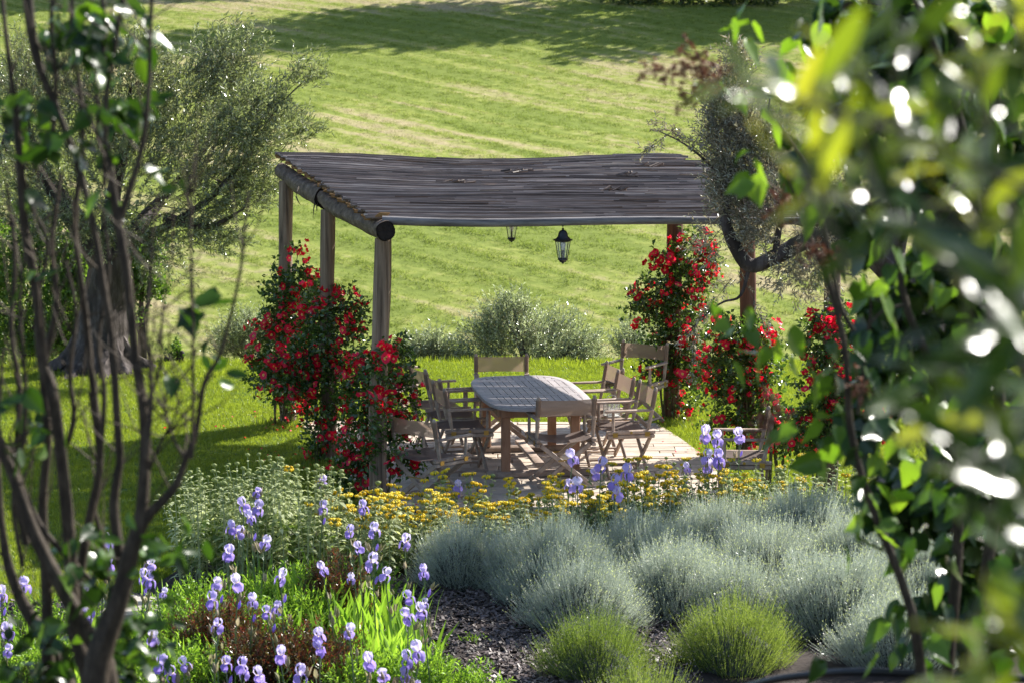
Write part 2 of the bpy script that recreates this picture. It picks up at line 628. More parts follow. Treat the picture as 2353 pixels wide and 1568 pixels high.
M['eye'] = leaf_mat('rose_eye', [(.85, .45, .38), (.9, .7, .45)], .5, .3, (1, 1, 1), .3, tboost=1, per='object')
M['stamen'] = leaf_mat('rose_stamen', [(.8, .5, .06), (.9, .62, .1)], .6, .1, (1, 1, 1), .2, tboost=1, per='object')
M['iris'] = leaf_mat('iris_petal', [(.54, .48, .82), (.68, .63, .88), (.80, .77, .93)], .5, .5, (1, .95, 1.02), .3, tboost=1.1, per='object')
M['iris_dark'] = leaf_mat('iris_fall', [(.38, .28, .74), (.50, .40, .84)], .5, .45, (1, .95, 1.02), .3, tboost=1.1, per='object')
M['beard'] = simple('iris_beard', (.85, .7, .4), .7)
M['iris_stem'] = simple('iris_stem', (.14, .2, .09), .5)
M['phl_stem'] = simple('phlomis_stem', (.36, .40, .22), .6)
M['spathe'] = leaf_mat('iris_spathe', [(.45, .38, .28), (.30, .30, .16)], .6, .4, (1, 1, .8), .3, tboost=1.1, per='object')
M['sword'] = leaf_mat('iris_leaf', [(.13, .24, .04), (.19, .33, .05), (.27, .42, .08)], .4, .5, (1.15, 1.15, .5), .4, tboost=1.4)
M['silver'] = leaf_mat('silver_leaf', [(.30, .35, .285), (.44, .48, .405), (.60, .63, .55)], .36, .32, (1, 1.05, .95), .8, tboost=1.05)
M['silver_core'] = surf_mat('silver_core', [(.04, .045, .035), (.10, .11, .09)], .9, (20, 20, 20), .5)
M['lav'] = leaf_mat('lavender_leaf', [(.13, .19, .045), (.20, .27, .07), (.31, .37, .12)], .45, .45, (1.1, 1.1, .6), .4, tboost=1.3)
M['lav2'] = leaf_mat('dark_lavender_leaf', [(.10, .16, .04), (.17, .24, .06), (.26, .33, .10)], .45, .4, (1.1, 1.1, .6), .4, tboost=1.3)
M['lavbud'] = leaf_mat('lavender_bud', [(.12, .13, .13), (.22, .20, .28)], .6, .2, (1, 1, 1), .3, tboost=1)
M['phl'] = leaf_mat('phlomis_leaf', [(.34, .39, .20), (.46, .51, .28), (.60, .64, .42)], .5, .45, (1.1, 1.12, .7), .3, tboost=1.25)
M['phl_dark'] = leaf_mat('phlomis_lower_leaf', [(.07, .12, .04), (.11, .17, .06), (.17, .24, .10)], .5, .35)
M['calyx'] = leaf_mat('phlomis_calyx', [(.22, .27, .10), (.30, .35, .15)], .6, .3, (1.1, 1.1, .7), .2, tboost=1.2, per='object')
M['yellow'] = leaf_mat('phlomis_flower', [(.80, .56, .012), (.86, .68, .025), (.9, .75, .05)], .5, .35, (1, .95, .6), .3, tboost=1, per='object')
M['green_low'] = leaf_mat('green_shrub_leaf', [(.11, .22, .03), (.17, .31, .04), (.25, .40, .07)], .42, .45, tboost=1.4)
M['bronze'] = leaf_mat('bronze_leaf', [(.05, .06, .02), (.15, .03, .022), (.05, .055, .02), (.09, .12, .03), (.20, .045, .03), (.06, .03, .018)], .28, .3, (1.2, 1, .7), .7, tboost=1.3)
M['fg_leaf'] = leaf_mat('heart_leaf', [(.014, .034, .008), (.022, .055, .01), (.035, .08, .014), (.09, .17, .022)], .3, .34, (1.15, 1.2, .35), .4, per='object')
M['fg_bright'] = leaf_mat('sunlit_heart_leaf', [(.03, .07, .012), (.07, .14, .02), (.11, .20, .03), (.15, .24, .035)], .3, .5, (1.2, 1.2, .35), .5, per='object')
M['fg_olean'] = leaf_mat('long_glossy_leaf', [(.014, .03, .01), (.02, .045, .012), (.03, .06, .014), (.045, .085, .02), (.06, .12, .02)], .24, .34, (1.2, 1.1, .3), .42, per='object', tboost=1.5)
M['fg_bright_lance'] = leaf_mat('bright_long_leaf', [(.05, .09, .015), (.12, .18, .025), (.22, .28, .04), (.34, .37, .06)], .2, .45, (1.2, 1.1, .3), 1.0, per='object', tboost=1.6)  # the long leaf again in brighter, yellower colours, glossier than fg_olean
M['seed'] = leaf_mat('dry_seed_head', [(.10, .035, .02), (.20, .07, .035), (.26, .12, .06)], .7, .1, (1, 1, 1))

# ------------------------------------------------------------------ terrain
PATIO = [(-2.32, 23.75), (1.55, 23.6), (1.72, 22.8), (1.90, 21.7), (2.05, 19.2), (-1.15, 19.1)]
BED_EDGE = [(-9, 15.6), (-3.6, 15.7), (-2.9, 15.75), (-2.55, 16.9), (-1.7, 17.9), (-1.15, 18.9), (-.9, 19.15), (2.9, 19.2), (3.6, 19.6), (9, 20)]


def bed_y(x):
    return np.interp(x, [p[0] for p in BED_EDGE], [p[1] for p in BED_EDGE])


def zg(x, y):
    """ground height"""
    x, y = np.asarray(x, float), np.asarray(y, float)
    bank = np.interp(y, [-10, 5.0, 6.5, 11.5, 13], [2.3, 2.3, 2.0, .06, 0])
    bank = bank + np.exp(-((x - 1.45) / .7) ** 2 - ((y - 6.0) / .8) ** 2) * .12
    drop = np.interp(y, [28.2, 29.5, 33, 38, 46, 150], [0, -.35, -1.9, -3.6, -4.0, -4.0 + 104 * .1615])
    rows = np.where(y > 44, .015 * np.sin((y + x) * 2.78 + np.sin(x * .21) * 1.3), 0)
    roll = np.where(y > 40, .25 * np.sin(x * .11 + 1) * np.sin(y * .13) * np.clip((y - 40) / 10, 0, 1), 0)
    lawn = .02 * np.sin(x * 1.7 + y * .9) * np.sin(y * 1.3) * ((y > 14) & (y < 18.5) | (y > 24.5))
    return bank + drop + rows + roll + lawn


def grid(name, x0, x1, nx, y0, y1, ny, mat, dz=0.0, noise=0.0):
    xs, ys = np.meshgrid(np.linspace(x0, x1, nx), np.linspace(y0, y1, ny))
    z = zg(xs, ys) + dz
    if noise: z = z + rng.normal(size=z.shape) * noise
    V = np.stack([xs, ys, z], -1).reshape(-1, 3)
    i = np.arange(nx * ny).reshape(ny, nx)
    F = np.stack([i[:-1, :-1], i[:-1, 1:], i[1:, 1:], i[1:, :-1]], -1).reshape(-1, 4)
    o = link(name, npmesh(name, V, F, mat, True))
    o['kind'] = 'structure'
    return o


grid('hill', -75, 75, 200, 28.2, 150, 260, M['field'])
grid('lawn_ground', -14, 14, 120, 12.0, 28.2, 90, M['lawn_soil'], -.004)
# planting bed sheet, a few mm above the lawn soil and following its curved edge
nx, ny = 130, 70
bx = np.linspace(-9, 9, nx)
V = []
for j in range(ny):
    yy = -4 + (bed_y(bx) + 4) * j / (ny - 1)
    V.append(np.stack([bx, yy, zg(bx, yy) + .012 + rng.normal(size=nx) * .008], -1))
V = np.array(V).reshape(-1, 3)
i = np.arange(nx * ny).reshape(ny, nx)
F = np.stack([i[:-1, :-1], i[:-1, 1:], i[1:, 1:], i[1:, :-1]], -1).reshape(-1, 4)
bed = link('mulch_bed', npmesh('mulch_bed', V, F, M['mulch'], True))
bed['kind'] = 'structure'

# ---- patio of split stone, each stone its own piece
mb = MB()
cx, cy = sum(p[0] for p in PATIO) / 6, sum(p[1] for p in PATIO) / 6
mb.add([(x, y, .012) for x, y in PATIO] + [(x, y, -.05) for x, y in PATIO],
       [tuple(range(5, -1, -1))] + [(i, (i + 1) % 6, 6 + (i + 1) % 6, 6 + i) for i in range(6)])
patio = mb.obj('patio', M['joint'], smooth=False)
patio['kind'] = 'structure'


def clip(poly, conv):
    """Sutherland-Hodgman; conv is clockwise"""
    for i in range(len(conv)):
        a, b = conv[i], conv[(i + 1) % len(conv)]
        out = []
        side = lambda p: (b[0] - a[0]) * (p[1] - a[1]) - (b[1] - a[1]) * (p[0] - a[0])
        for k in range(len(poly)):
            p, q = poly[k], poly[(k + 1) % len(poly)]
            sp, sq = side(p), side(q)
            if sp <= 0: out.append(p)
            if (sp < 0 < sq) or (sq < 0 < sp):
                t = sp / (sp - sq)
                out.append((p[0] + (q[0] - p[0]) * t, p[1] + (q[1] - p[1]) * t))
        poly = out
        if len(poly) < 3: return []
    return poly


rows_y = 19.0
while rows_y < 23.8:
    h = random.choice([.11, .15, .19, .24, .28]) * random.uniform(.9, 1.1)
    x = -2.9 + random.uniform(-.3, 0)
    while x < 3.0:
        w = random.uniform(.28, .95) * (.7 + h * 1.6)
        j = lambda: random.uniform(-.006, .006)
        sk = .035
        q = [(x + .006 + j(), rows_y + .006 + sk * x + j()), (x + .006 + j(), rows_y + h - .006 + sk * x + j()),
             (x + w - .006 + j(), rows_y + h - .006 + sk * (x + w) + j()), (x + w - .006 + j(), rows_y + .006 + sk * (x + w) + j())]
        q = clip(q, PATIO)
        if len(q) >= 3:
            ar = abs(sum(q[k][0] * q[(k + 1) % len(q)][1] - q[(k + 1) % len(q)][0] * q[k][1] for k in range(len(q)))) / 2
            if ar > .004:
                mx_, my_ = sum(p[0] for p in q) / len(q), sum(p[1] for p in q) / len(q)
                top = .024 + random.uniform(-.003, .004)
                n = len(q)
                vs = [(p[0] - mx_, p[1] - my_, -.006) for p in q] + [(p[0] - mx_, p[1] - my_, top - .014) for p in q] + \
                     [((p[0] - mx_) * .985, (p[1] - my_) * .96, top - .010) for p in q]
                fs = [(a, a + n, (a + 1) % n + n, (a + 1) % n) for a in range(n)] + [(a + n, a + 2 * n, (a + 1) % n + 2 * n, (a + 1) % n + n) for a in range(n)] + [tuple(range(2 * n, 3 * n))]
                s = MB()
                s.add(vs, fs)
                s.obj('paving_stone', M['stone'], patio, smooth=False, loc=(mx_, my_, .012))
        x += w
    rows_y += h

# ------------------------------------------------------------------ pergola
perg = empty('pergola', (.35, 22, 0), 0, 'rustic log pergola with a sagging reed roof over the dining table', 'pergola')
PO = Vector((.35, 22, 0))
FL, FR, NL, NR = (-2.6, 24.7), (1.83, 24.9), (-1.22, 19.2), (3.03, 19.3)


def roof(s, t):
    """point on the reed roof; s 0..1 left to right, t 0..1 far to near"""
    x = (FL[0] * (1 - s) + FR[0] * s) * (1 - t) + (NL[0] * (1 - s) + NR[0] * s) * t
    y = (FL[1] * (1 - s) + FR[1] * s) * (1 - t) + (NL[1] * (1 - s) + NR[1] * s) * t
    z = 2.85 * (1 - t) + 2.565 * t
    z -= .052 * math.sin(math.pi * min(1, s * 1.02)) * (1 - .75 * t)
    z -= .035 * s * (1 - t)
    z += .018 * math.sin(s * 9 + t * 5) * (1 - t) + .006 * math.sin(t * 17 + s * 4)
    return Vector((x, y, z))


def post(base, top, r, mat, seed):
    m = MB()
    base, top = Vector(base), Vector(top)
    n = 14
    pts, rad = [], []
    for i in range(n):
        t = i / (n - 1)
        p = base.lerp(top, t) + Vector((math.sin(t * 5 + seed) * .012, math.cos(t * 4 + seed * 2) * .012, 0))
        pts.append(p - PO)
        rad.append(r * (1.1 - .14 * t) * (1 + .05 * math.sin(t * 13 + seed)))
    m.tube(pts, rad, 16, 0, True, .035, seed, 4)
    return m.obj('post', mat, perg)


post((-2.44, 23.75, -.05), P(658, 416, 23.9), .078, M['post'], 1)
post((-1.80, 21.45, -.05), P(752, 482, 21.5), .071, M['post'], 2)
post((-1.19, 19.35, -.05), P(877, 548, 19.4), .076, M['post'], 3)
post((1.76, 24.05, -.05), (1.76, 24.1, 2.62), .085, M['post_red'], 4)
post((2.33, 21.8, -.05), (2.32, 21.85, 2.50), .078, M['post_red'], 5)
post((2.84, 19.65, -.05), (2.86, 19.65, 2.40), .078, M['post'], 6)


def log(name, pts, rad, seed, rough=.085, mat=None):
    a = spline([tuple(p) + (r,) for p, r in zip(pts, rad)], 18)
    m = MB()
    m.tube([Vector(q[:3]) - PO for q in a], [q[3] for q in a], 18, 0, False, rough, seed, 4)
    o = m.obj(name, mat or M['log'], perg)
    for k, sgn in ((0, -1), (-1, 1)):
        e = MB()
        d = (Vector(a[k][:3]) - Vector(a[k - 1 if k else 1][:3])).normalized()
        c = Vector(a[k][:3]) - PO
        e.tube([c - d * .01, c - d * .003, c - d * .012], [a[k][3] * .99, a[k][3] * .9, a[k][3] * .3], 18, 0, True, rough, seed, 4)
        e.obj('log_end', M['logend'], o)
    return o


log('beam', [P(648, 393, 24.75), P(690, 425, 23.3), P(748, 456, 22.0)], [.086, .096, .112], 2)
log('beam', [P(744, 452, 22.05), P(775, 478, 21.2), P(832, 505, 20.1), P(886, 531, 19.05)], [.078, .082, .088, .086], 5)
log('beam', [(1.70, 24.75, 2.66), (2.3, 22.1, 2.54), (2.95, 19.15, 2.43)], [.08, .085, .085], 7)


def pole(y0, z0, pts_x, r, seed, zs=None, sk=.02):
    n = 16
    m = MB()
    pts = []
    for i in range(n):
        t = i / (n - 1)
        x = pts_x[0] + (pts_x[1] - pts_x[0]) * t
        pts.append(Vector((x, y0 + sk * (x - pts_x[0]), z0 + (zs(t) if zs else 0))) - PO)
    m.tube(pts, [r * (1.08 - .16 * i / (n - 1)) for i in range(n)], 12, 0, True, .03, seed, 3)
    return m.obj('pole', M['pole'], perg)


pole(19.13, 2.543, (-1.12, 3.15), .036, 1, lambda t: -.018 * math.sin(math.pi * t * 1.2) - .012 * math.sin(t * 9), .02)
for t_, sd in ((.30, 2), (.62, 3), (.97, 4)):
    a, b = roof(-.0, 1 - t_), roof(1.0, 1 - t_)
    m_ = MB()
    m_.tube([roof(.02 + .96 * k / 11, 1 - t_) - PO - Vector((0, 0, .065)) for k in range(12)], .032, 10, 0, True, .03, sd, 3)
    m_.obj('pole', M['pole'], perg)

# reeds: rows of overlapping canes
reeds = []
NR_ = 285
LAP = lambda t: .024 * (1 - ((t * 13.6 + .25) % 1.0)) - .012   # the mats lap like shingles, dropping towards the front
tone = np.interp(np.arange(NR_), np.arange(0, NR_ + 6, 1), rng.normal(size=NR_ + 6) * .8)
for i in range(NR_):
    t = (i + .5) / NR_
    x = -.006 + random.uniform(-.004, .004) + (.006 if (i // 10) % 2 else -.002)
    off = random.uniform(0, .4) if i % 3 else 0
    cuts = [x]
    base = [.40 + .06 * math.sin(i * .05) + random.gauss(0, .05), .72 + random.gauss(0, .06)]
    if random.random() < .25: base = [.35 + random.gauss(0, .08), .60, .84]
    cuts += sorted(base) + [1.0 + random.gauss(0, .007) + .012 * math.sin(i * .21)]
    for a, b in zip(cuts[:-1], cuts[1:]):
        reeds.append((t + random.gauss(0, .0006), a, b + (.0 if b > .95 else random.uniform(-.004, .02)), random.uniform(.0072, .0118)))
# a few loose and dark overlaid pieces
for k in range(70):
    s0 = random.uniform(.05, .9)
    reeds.append((random.uniform(.02, .98), s0, min(1.01, s0 + random.uniform(.06, .3)), -random.uniform(.006, .009)))


def reed_geo(t, a, b, r, n=9):
    lift = (.010 + random.uniform(0, .013) if r > 0 else .030) + LAP(t)
    r = abs(r)
    tilt = random.gauss(0, .0007)
    pts = []
    for k in range(n):
        u = k / (n - 1)
        s = a + (b - a) * u
        p = roof(s, t + tilt * (u - .5) + .0004 * math.sin(u * 7 + a * 30))
        p.z += lift + .003 * math.sin(u * 11 + t * 300)
        pts.append(p - PO)
    rad = [r * (1 - .12 * k / (n - 1)) for k in range(n)]
    return pts, rad


reeds.sort(key=lambda q: -q[0])
mass = MB()


def pick(q):
    v = tone[min(NR_ - 1, max(0, int(q[0] * NR_)))] + random.gauss(0, .85) + (-.5 if (q[0] * 13.6 + .25) % 1 > .86 else 0)
    return 'reed_dark' if v < -.55 else ('reed_pale' if v > .85 else 'reed')


for k, q in enumerate(reeds):
    n = max(4, int(abs(q[2] - q[1]) * 14))
    pts, rad = reed_geo(*q, n=n)
    if k < 285:
        c = pts[len(pts) // 2].copy()
        m = MB()
        m.tube([p - c for p in pts], rad, 5)
        m.obj('reed', M[pick(q)], perg, loc=c)
    else:
        mass.tube(pts, rad, 5, {'reed': 0, 'reed_dark': 1, 'reed_pale': 2}[pick(q)])
# broken places where short stubs stand proud of the mat
for (s0, t0, nn) in ((.50, .32, 9), (.73, .42, 8), (.62, .66, 7), (.86, .25, 6), (.33, .5, 5)):
    for k in range(nn):
        c = roof(s0 + random.gauss(0, .012), t0 + random.gauss(0, .012)) - PO + Vector((0, 0, .045))
        a_ = random.gauss(0, .5)
        v = Vector((math.cos(a_) * .06, math.sin(a_) * .06, random.uniform(-.005, .03)))
        mass.tube([c - v, c + v], random.uniform(.008, .012), 5, 1)
# a second, sparser layer added under the first to block light through its gaps
for i in range(200):
    t = (i + .2) / 200
    pts, rad = reed_geo(t, 0, 1, .010, 12)
    mass.tube([p - Vector((0, 0, .022)) for p in pts], rad, 4)
o = mass.obj('reed_mat', [M['reed_i'], M['reed_dark_i'], M['reed_pale_i']], perg)
o['kind'] = 'stuff'
for i in range(14):
    t = .015 + i * .0735
    m = MB()
    for k in range(6):
        p = roof(-.008 + random.uniform(-.004, .002), min(1, t + (k - 2.5) * .0046))
        q = roof(.03, min(1, t + (k - 2.5) * .0046))
        dz = Vector((0, 0, -.010 - (k % 2) * .014 + random.uniform(-.004, .004)))
        m.tube([p + dz - PO, q + dz - PO], .0105, 6)
    m.obj('reed_bundle', M['reed_end'], perg)
m = MB()
for k in range(9):
    p = P(862 + k * 1.2, 497 - k * .9, 19.16)
    m.tube([p - PO, p + Vector((.09, 0, -.002)) - PO], .008, 6)
m.obj('reed_bundle', M['reed_end'], perg)
m = MB()
for (x, y, x2, y2) in ((724, 462, 719, 500), (730, 466, 727, 486), (686, 430, 680, 452), (680, 452, 691, 472)):
    m.tube([P(x, y, 22.0) - PO, P((x + x2) / 2 - 1, (y + y2) / 2, 21.9) - PO, P(x2, y2, 21.9) - PO], [.008, .006, .002], 5)
m.obj('bark_strip', M['bark_dark'], perg)


# ------------------------------------------------------------------ lanterns
def lantern(loc, sc, hang, label, rz):
    t = empty('hanging_lantern', loc, rz, label, 'lantern', 'lanterns hanging under the pergola')
    m = MB()
    m.lathe([(.004, .0), (.012, -.006), (.008, -.016), (.03, -.026), (.042, -.05), (.045, -.07), (.062, -.092), (.088, -.102), (.086, -.108), (.0, -.10)], 12)
    m.obj('lantern_cap', M['iron'], t)
    m = MB()
    m.tube([(0, 0, .0), (0, 0, hang)], .003, 6)
    m.tube([(.0, 0, .012), (.01, 0, .02), (0, 0, .03), (-.01, 0, .02), (0, 0, .012)], .0025, 5)
    m.obj('chain', M['iron'], t)
    m = MB()
    for k in range(6):
        a = k * math.pi / 3
        m.bar((math.cos(a) * .068, math.sin(a) * .068, -.105), (math.cos(a) * .040, math.sin(a) * .040, -.268), .006, .006)
        b = a + math.pi / 3
        m.bar((math.cos(a) * .068, math.sin(a) * .068, -.112), (math.cos(b) * .068, math.sin(b) * .068, -.112), .005, .014)
        m.bar((math.cos(a) * .041, math.sin(a) * .041, -.264), (math.cos(b) * .041, math.sin(b) * .041, -.264), .006, .010)
    m.obj('lantern_frame', M['iron'], t)
    m = MB()
    m.lathe([(.044, -.266), (.046, -.274), (.034, -.284), (.026, -.296), (.010, -.300), (.012, -.306), (.0, -.312)], 12)
    m.tube([(0, 0, -.27), (0, 0, -.19)], [.008, .012], 8)
    m.obj('lantern_base', M['iron'], t)
    for k in range(6):
        a, b = k * math.pi / 3, (k + 1) * math.pi / 3
        m = MB()
        q = [(math.cos(a) * .065, math.sin(a) * .065, -.118), (math.cos(b) * .065, math.sin(b) * .065, -.118),
             (math.cos(b) * .0385, math.sin(b) * .0385, -.262), (math.cos(a) * .0385, math.sin(a) * .0385, -.262)]
        m.add(q, [(0, 1, 2, 3)])
        m.obj('pane', M['glass'], t, smooth=False)
    m = MB()
    m.lathe([(.0, -.195), (.014, -.19), (.019, -.168), (.026, -.150), (.024, -.130), (.010, -.118), (0, -.116)], 10)
    m.obj('light_bulb', M['bulb'], t)
    t.scale = (sc,) * 3
    return t


lantern(P(1293, 524, 19.15), 1.0, .02, 'black iron lantern hanging nearest, below the front roof pole', .2)
p = P(1175, 557, 24.0)
lantern((p.x, p.y, p.z + .31), 1.0, .42, 'farther black lantern half hidden behind the front roof pole', .5)

# ------------------------------------------------------------------ table
table = empty('dining_table', (.17, 21.2, .02), math.radians(8.5), 'long oval slatted teak dining table under the reed roof', 'table')
TL, TW = 2.08, 1.02


def t_half(y):
    """half width of the table top at y along it"""
    u = abs(y) / (TL / 2)
    return TW / 2 * (1 - .10 * u ** 2) * (max(0, 1 - u ** 14)) ** .5 if u < 1 else 0


def outline(n=72, shrink=0.0):
    pts = []
    for k in range(n):
        a = 2 * math.pi * k / n
        ca, sa = math.cos(a), math.sin(a)
        e = .42
        x = (TW / 2 - shrink) * math.copysign(abs(ca) ** e, ca)
        y = (TL / 2 - shrink) * math.copysign(abs(sa) ** (e * 1.0), sa)
        x *= 1 - .05 * (y / (TL / 2)) ** 2
        y *= 1 - .05 * (x / (TW / 2)) ** 2
        pts.append((x, y))
    return pts


zt = .72
m = MB()
o_, i_ = outline(), outline(shrink=.075)
n = len(o_)
vs = [(x, y, zt - .034) for x, y in o_] + [(x * 1.008, y * 1.004, zt - .016) for x, y in o_] + [(x, y, zt - .003) for x, y in o_] + [(x * .988, y * .994, zt) for x, y in o_] + \
     [(x, y, zt) for x, y in i_] + [(x, y, zt - .03) for x, y in i_]
fs = []
for r in range(5):
    for k in range(n):
        j = (k + 1) % n
        fs.append((r * n + k, r * n + j, (r + 1) * n + j, (r + 1) * n + k))
for k in range(n):
    j = (k + 1) % n
    fs.append((5 * n + k, 5 * n + j, j, k))
m.add(vs, fs)
m.obj('table_rim', M['teak_top'], table)
# cross rails and short slats between them
inner = [(x, y) for x, y in outline(shrink=.076)]
inner_cw = inner[::-1]
ybars = [-.72, -.24, .24, .72]
for yb in ybars:
    q = clip([(-.6, yb - .04), (-.6, yb + .04), (.6, yb + .04), (.6, yb - .04)], inner_cw)
    s = MB()
    k = len(q)
    s.add([(x, y, zt - .025) for x, y in q] + [(x, y, zt - .001) for x, y in q], [tuple(range(k, 2 * k))[::-1], tuple(range(k))] + [(a, (a + 1) % k, (a + 1) % k + k, a + k) for a in range(k)])
    s.obj('cross_rail', M['teak_top'], table, smooth=False)
edges = [-1.05] + ybars + [1.05]
for a0, b0 in zip(edges[:-1], edges[1:]):
    y0, y1 = a0 + (.0425 if a0 > -1 else 0), b0 - (.0425 if b0 < 1 else 0)
    x = -.5
    while x < .5:
        q = clip([(x + .003, y0), (x + .003, y1), (x + .0615, y1), (x + .0615, y0)], inner_cw)
        if len(q) > 2:
            s = MB()
            k = len(q)
            s.add([(u, v, zt - .025) for u, v in q] + [(u, v, zt - .002) for u, v in q], [tuple(range(k, 2 * k))[::-1], tuple(range(k))] + [(a, (a + 1) % k, (a + 1) % k + k, a + k) for a in range(k)])
            s.obj('slat', M['teak_top'], table, smooth=False)
        x += .0655
for sy in (-1, 1):
    for sx in (-1, 1):
        m = MB()
        m.box((sx * .33, sy * .66, .36), (.085, .05, .60), bev=.006)
        m.obj('leg', M['teak_warm'], table)
    m = MB()
    m.box((0, sy * .66, .035), (1.02, .075, .07), bev=.02)
    m.obj('foot', M['teak'], table)
    m = MB()
    m.box((0, sy * .66, .66), (.80, .05, .05), bev=.006)
    m.obj('crossbar', M['teak_warm'], table)
m = MB()
m.box((0, 0, .115), (.09, 1.28, .035), bev=.005)
m.obj('stretcher', M['teak'], table)
for sx in (-1, 1):
    m = MB()
    m.box((sx * .40, 0, .635), (.025, 1.5, .09), bev=.004)
    m.obj('apron', M['teak_warm'], table)
for sy in (-1, 1):
    m = MB()
    m.box((0, sy * .76, .635), (.78, .025, .09), bev=.004)
    m.obj('apron', M['teak_warm'], table)

# ------------------------------------------------------------------ director's chairs
def make_chair():
    t = empty('folding_chair', (0, 0, 0))
    W_, D_ = .262, .19
    for sy in (-1, 1):
        for sx in (-1, 1):
            m = MB()
            y = sy * D_ + sx * .012
            m.bar((-sx * .255, y, .012), (sx * .235, y, .405), .022, .042, up=(0, 1, 0) if False else (1, 0, .6), bev=.004)
            m.obj('leg', M['teak'], t)
    for sx in (-1, 1):
        m = MB()
        m.bar((sx * .215, -D_, .058), (sx * .215, D_, .058), .03, .02)
        m.obj('foot_rail', M['teak'], t)
        m = MB()
        m.box((sx * W_, 0, .447), (.04, .47, .034), bev=.005)
        m.box((sx * W_, 0, .407), (.036, .46, .036), bev=.005)
        r = m.obj('seat_rail', M['teak'], t)
        for sy in (-1, 1):
            h = MB()
            h.box((sx * (W_ + .0215), sy * .155, .428), (.003, .048, .042))
            for q in (-1, 1):
                for z in (-1, 1):
                    h.box((sx * (W_ + .0235), sy * .155 + q * .016, .428 + z * .018), (.002, .007, .007))
            h.obj('hinge', M['brass'], r, smooth=False)
        m = MB()
        m.lathe([(.0, .003), (.010, .003), (.013, 0)], 10)
        me = m.mesh('badge', M['brass'])
        link('badge', me, r, (sx * (W_ + .0205), 0, .447), (0, sx * math.pi / 2, 0))
        m = MB()   # back post, tapered at its foot, leaning back
        a = [(sx * W_, -.165, .46), (sx * W_, -.178, .52), (sx * W_, -.20, .64), (sx * W_, -.215, .72), (sx * W_, -.235, .835), (sx * W_, -.238, .853), (sx * W_, -.239, .862)]
        m.tube(a, [.013, .017, .020, .019, .018, .016, .007], 10)
        m.obj('back_post', M['teak'], t)
        m = MB()
        m.tube([(sx * W_, .17, .46), (sx * W_, .172, .55), (sx * W_, .172, .638)], [.014, .0155, .0125], 9)
        m.obj('arm_post', M['teak'], t)
        m = MB()
        m.box((sx * W_, .02, .648), (.052, .46, .020), bev=.008)
        m.obj('armrest', M['teak'], t)
        m = MB()   # brass stay between the crossed legs
        m.bar((sx * .02 - .09, -D_ * sx - .03 * sx, .262), (sx * .02 + .07, -D_ * sx - .03 * sx, .262 + .004), .004, .012)
        m.obj('brace', M['brass'], t)
    # slung seat
    nx_, ny_ = 9, 5
    V, F = [], []
    for j in range(ny_):
        for i in range(nx_):
            u, v = i / (nx_ - 1) * 2 - 1, j / (ny_ - 1) * 2 - 1
            V.append((u * .248, v * .205, .462 - .035 * (1 - u * u) - .004 * math.sin(v * 4)))
    F = [(j * nx_ + i, j * nx_ + i + 1, (j + 1) * nx_ + i + 1, (j + 1) * nx_ + i) for j in range(ny_ - 1) for i in range(nx_ - 1)]
    link('seat', npmesh('seat', V, F, M['seatcloth'], True), t)
    V, F = [], []
    for j in range(5):
        for i in range(13):
            u, v = i / 12 * 2 - 1, j / 4
            z = .672 + v * .158 - (1 - u * u) * .008 * (1 if j > 2 else -.6)
            y = -.207 - .027 * v - .022 * (1 - u * u)
            V.append((u * .262, y, z))
    F = [(j * 13 + i, j * 13 + i + 1, (j + 1) * 13 + i + 1, (j + 1) * 13 + i) for j in range(4) for i in range(12)]
    b = link('backrest', npmesh('backrest', V, F, M['cloth'], True), t)
    for sx in (-1, 1):
        s = MB()
        s.tube([(sx * W_, -.207, .672), (sx * W_, -.235, .83)], .0225, 10, cap=False)
        s.obj('sleeve', M['cloth'], b)
    return t


chair0 = make_chair()
GRP = 'folding director chairs round the dining table'
CH = [  # x, y, facing vector, label
    (.45, 20.17, (-.20, 1), 'folding chair at the near end of the table, its back to the viewer'),
    (-.10, 22.55, (.05, -1), 'folding chair at the far end of the table, facing the viewer'),
    (1.32, 23.55, (-.50, -.87), 'folding chair standing apart behind the table beside the rose on the far right post'),
    (.80, 21.92, (-.96, -.26), 'farthest of three folding chairs along the right side of the table'),
    (.88, 21.32, (-.97, -.24), 'middle one of three folding chairs along the right side of the table'),
    (1.05, 20.66, (-.97, -.22), 'nearest of three folding chairs along the right side of the table, brass hinges showing'),
    (-.72, 21.98, (.94, .33), 'farthest of three folding chairs along the left side of the table'),
    (-.54, 21.34, (.95, .28), 'middle one of three folding chairs along the left side of the table'),
    (-.46, 20.72, (.96, .24), 'nearest of three folding chairs along the left side of the table'),
    (-.72, 19.42, (.66, .75), 'lower folding chair at the front left of the patio behind the yellow flowers'),
    (-1.30, 23.1, (.9, -.3), 'folding chair mostly hidden behind the red roses left of the table'),
    (2.02, 19.15, (-1, .05), 'folding chair at the right of the patio, facing left behind the pale irises'),
]
for k, (x, y, f, lab) in enumerate(CH):
    rz = math.atan2(-f[0], f[1])
    z = .026 if k not in (11,) else 0.02
    if k == 0:
        o = chair0
        o.location, o.rotation_euler = (x, y, z), (0, 0, rz)
    else:
        o = dup(chair0, (x, y, z), rz)
    tag(o, lab, 'chair', GRP)
    if k == 9: o.scale = (1, 1, .92)

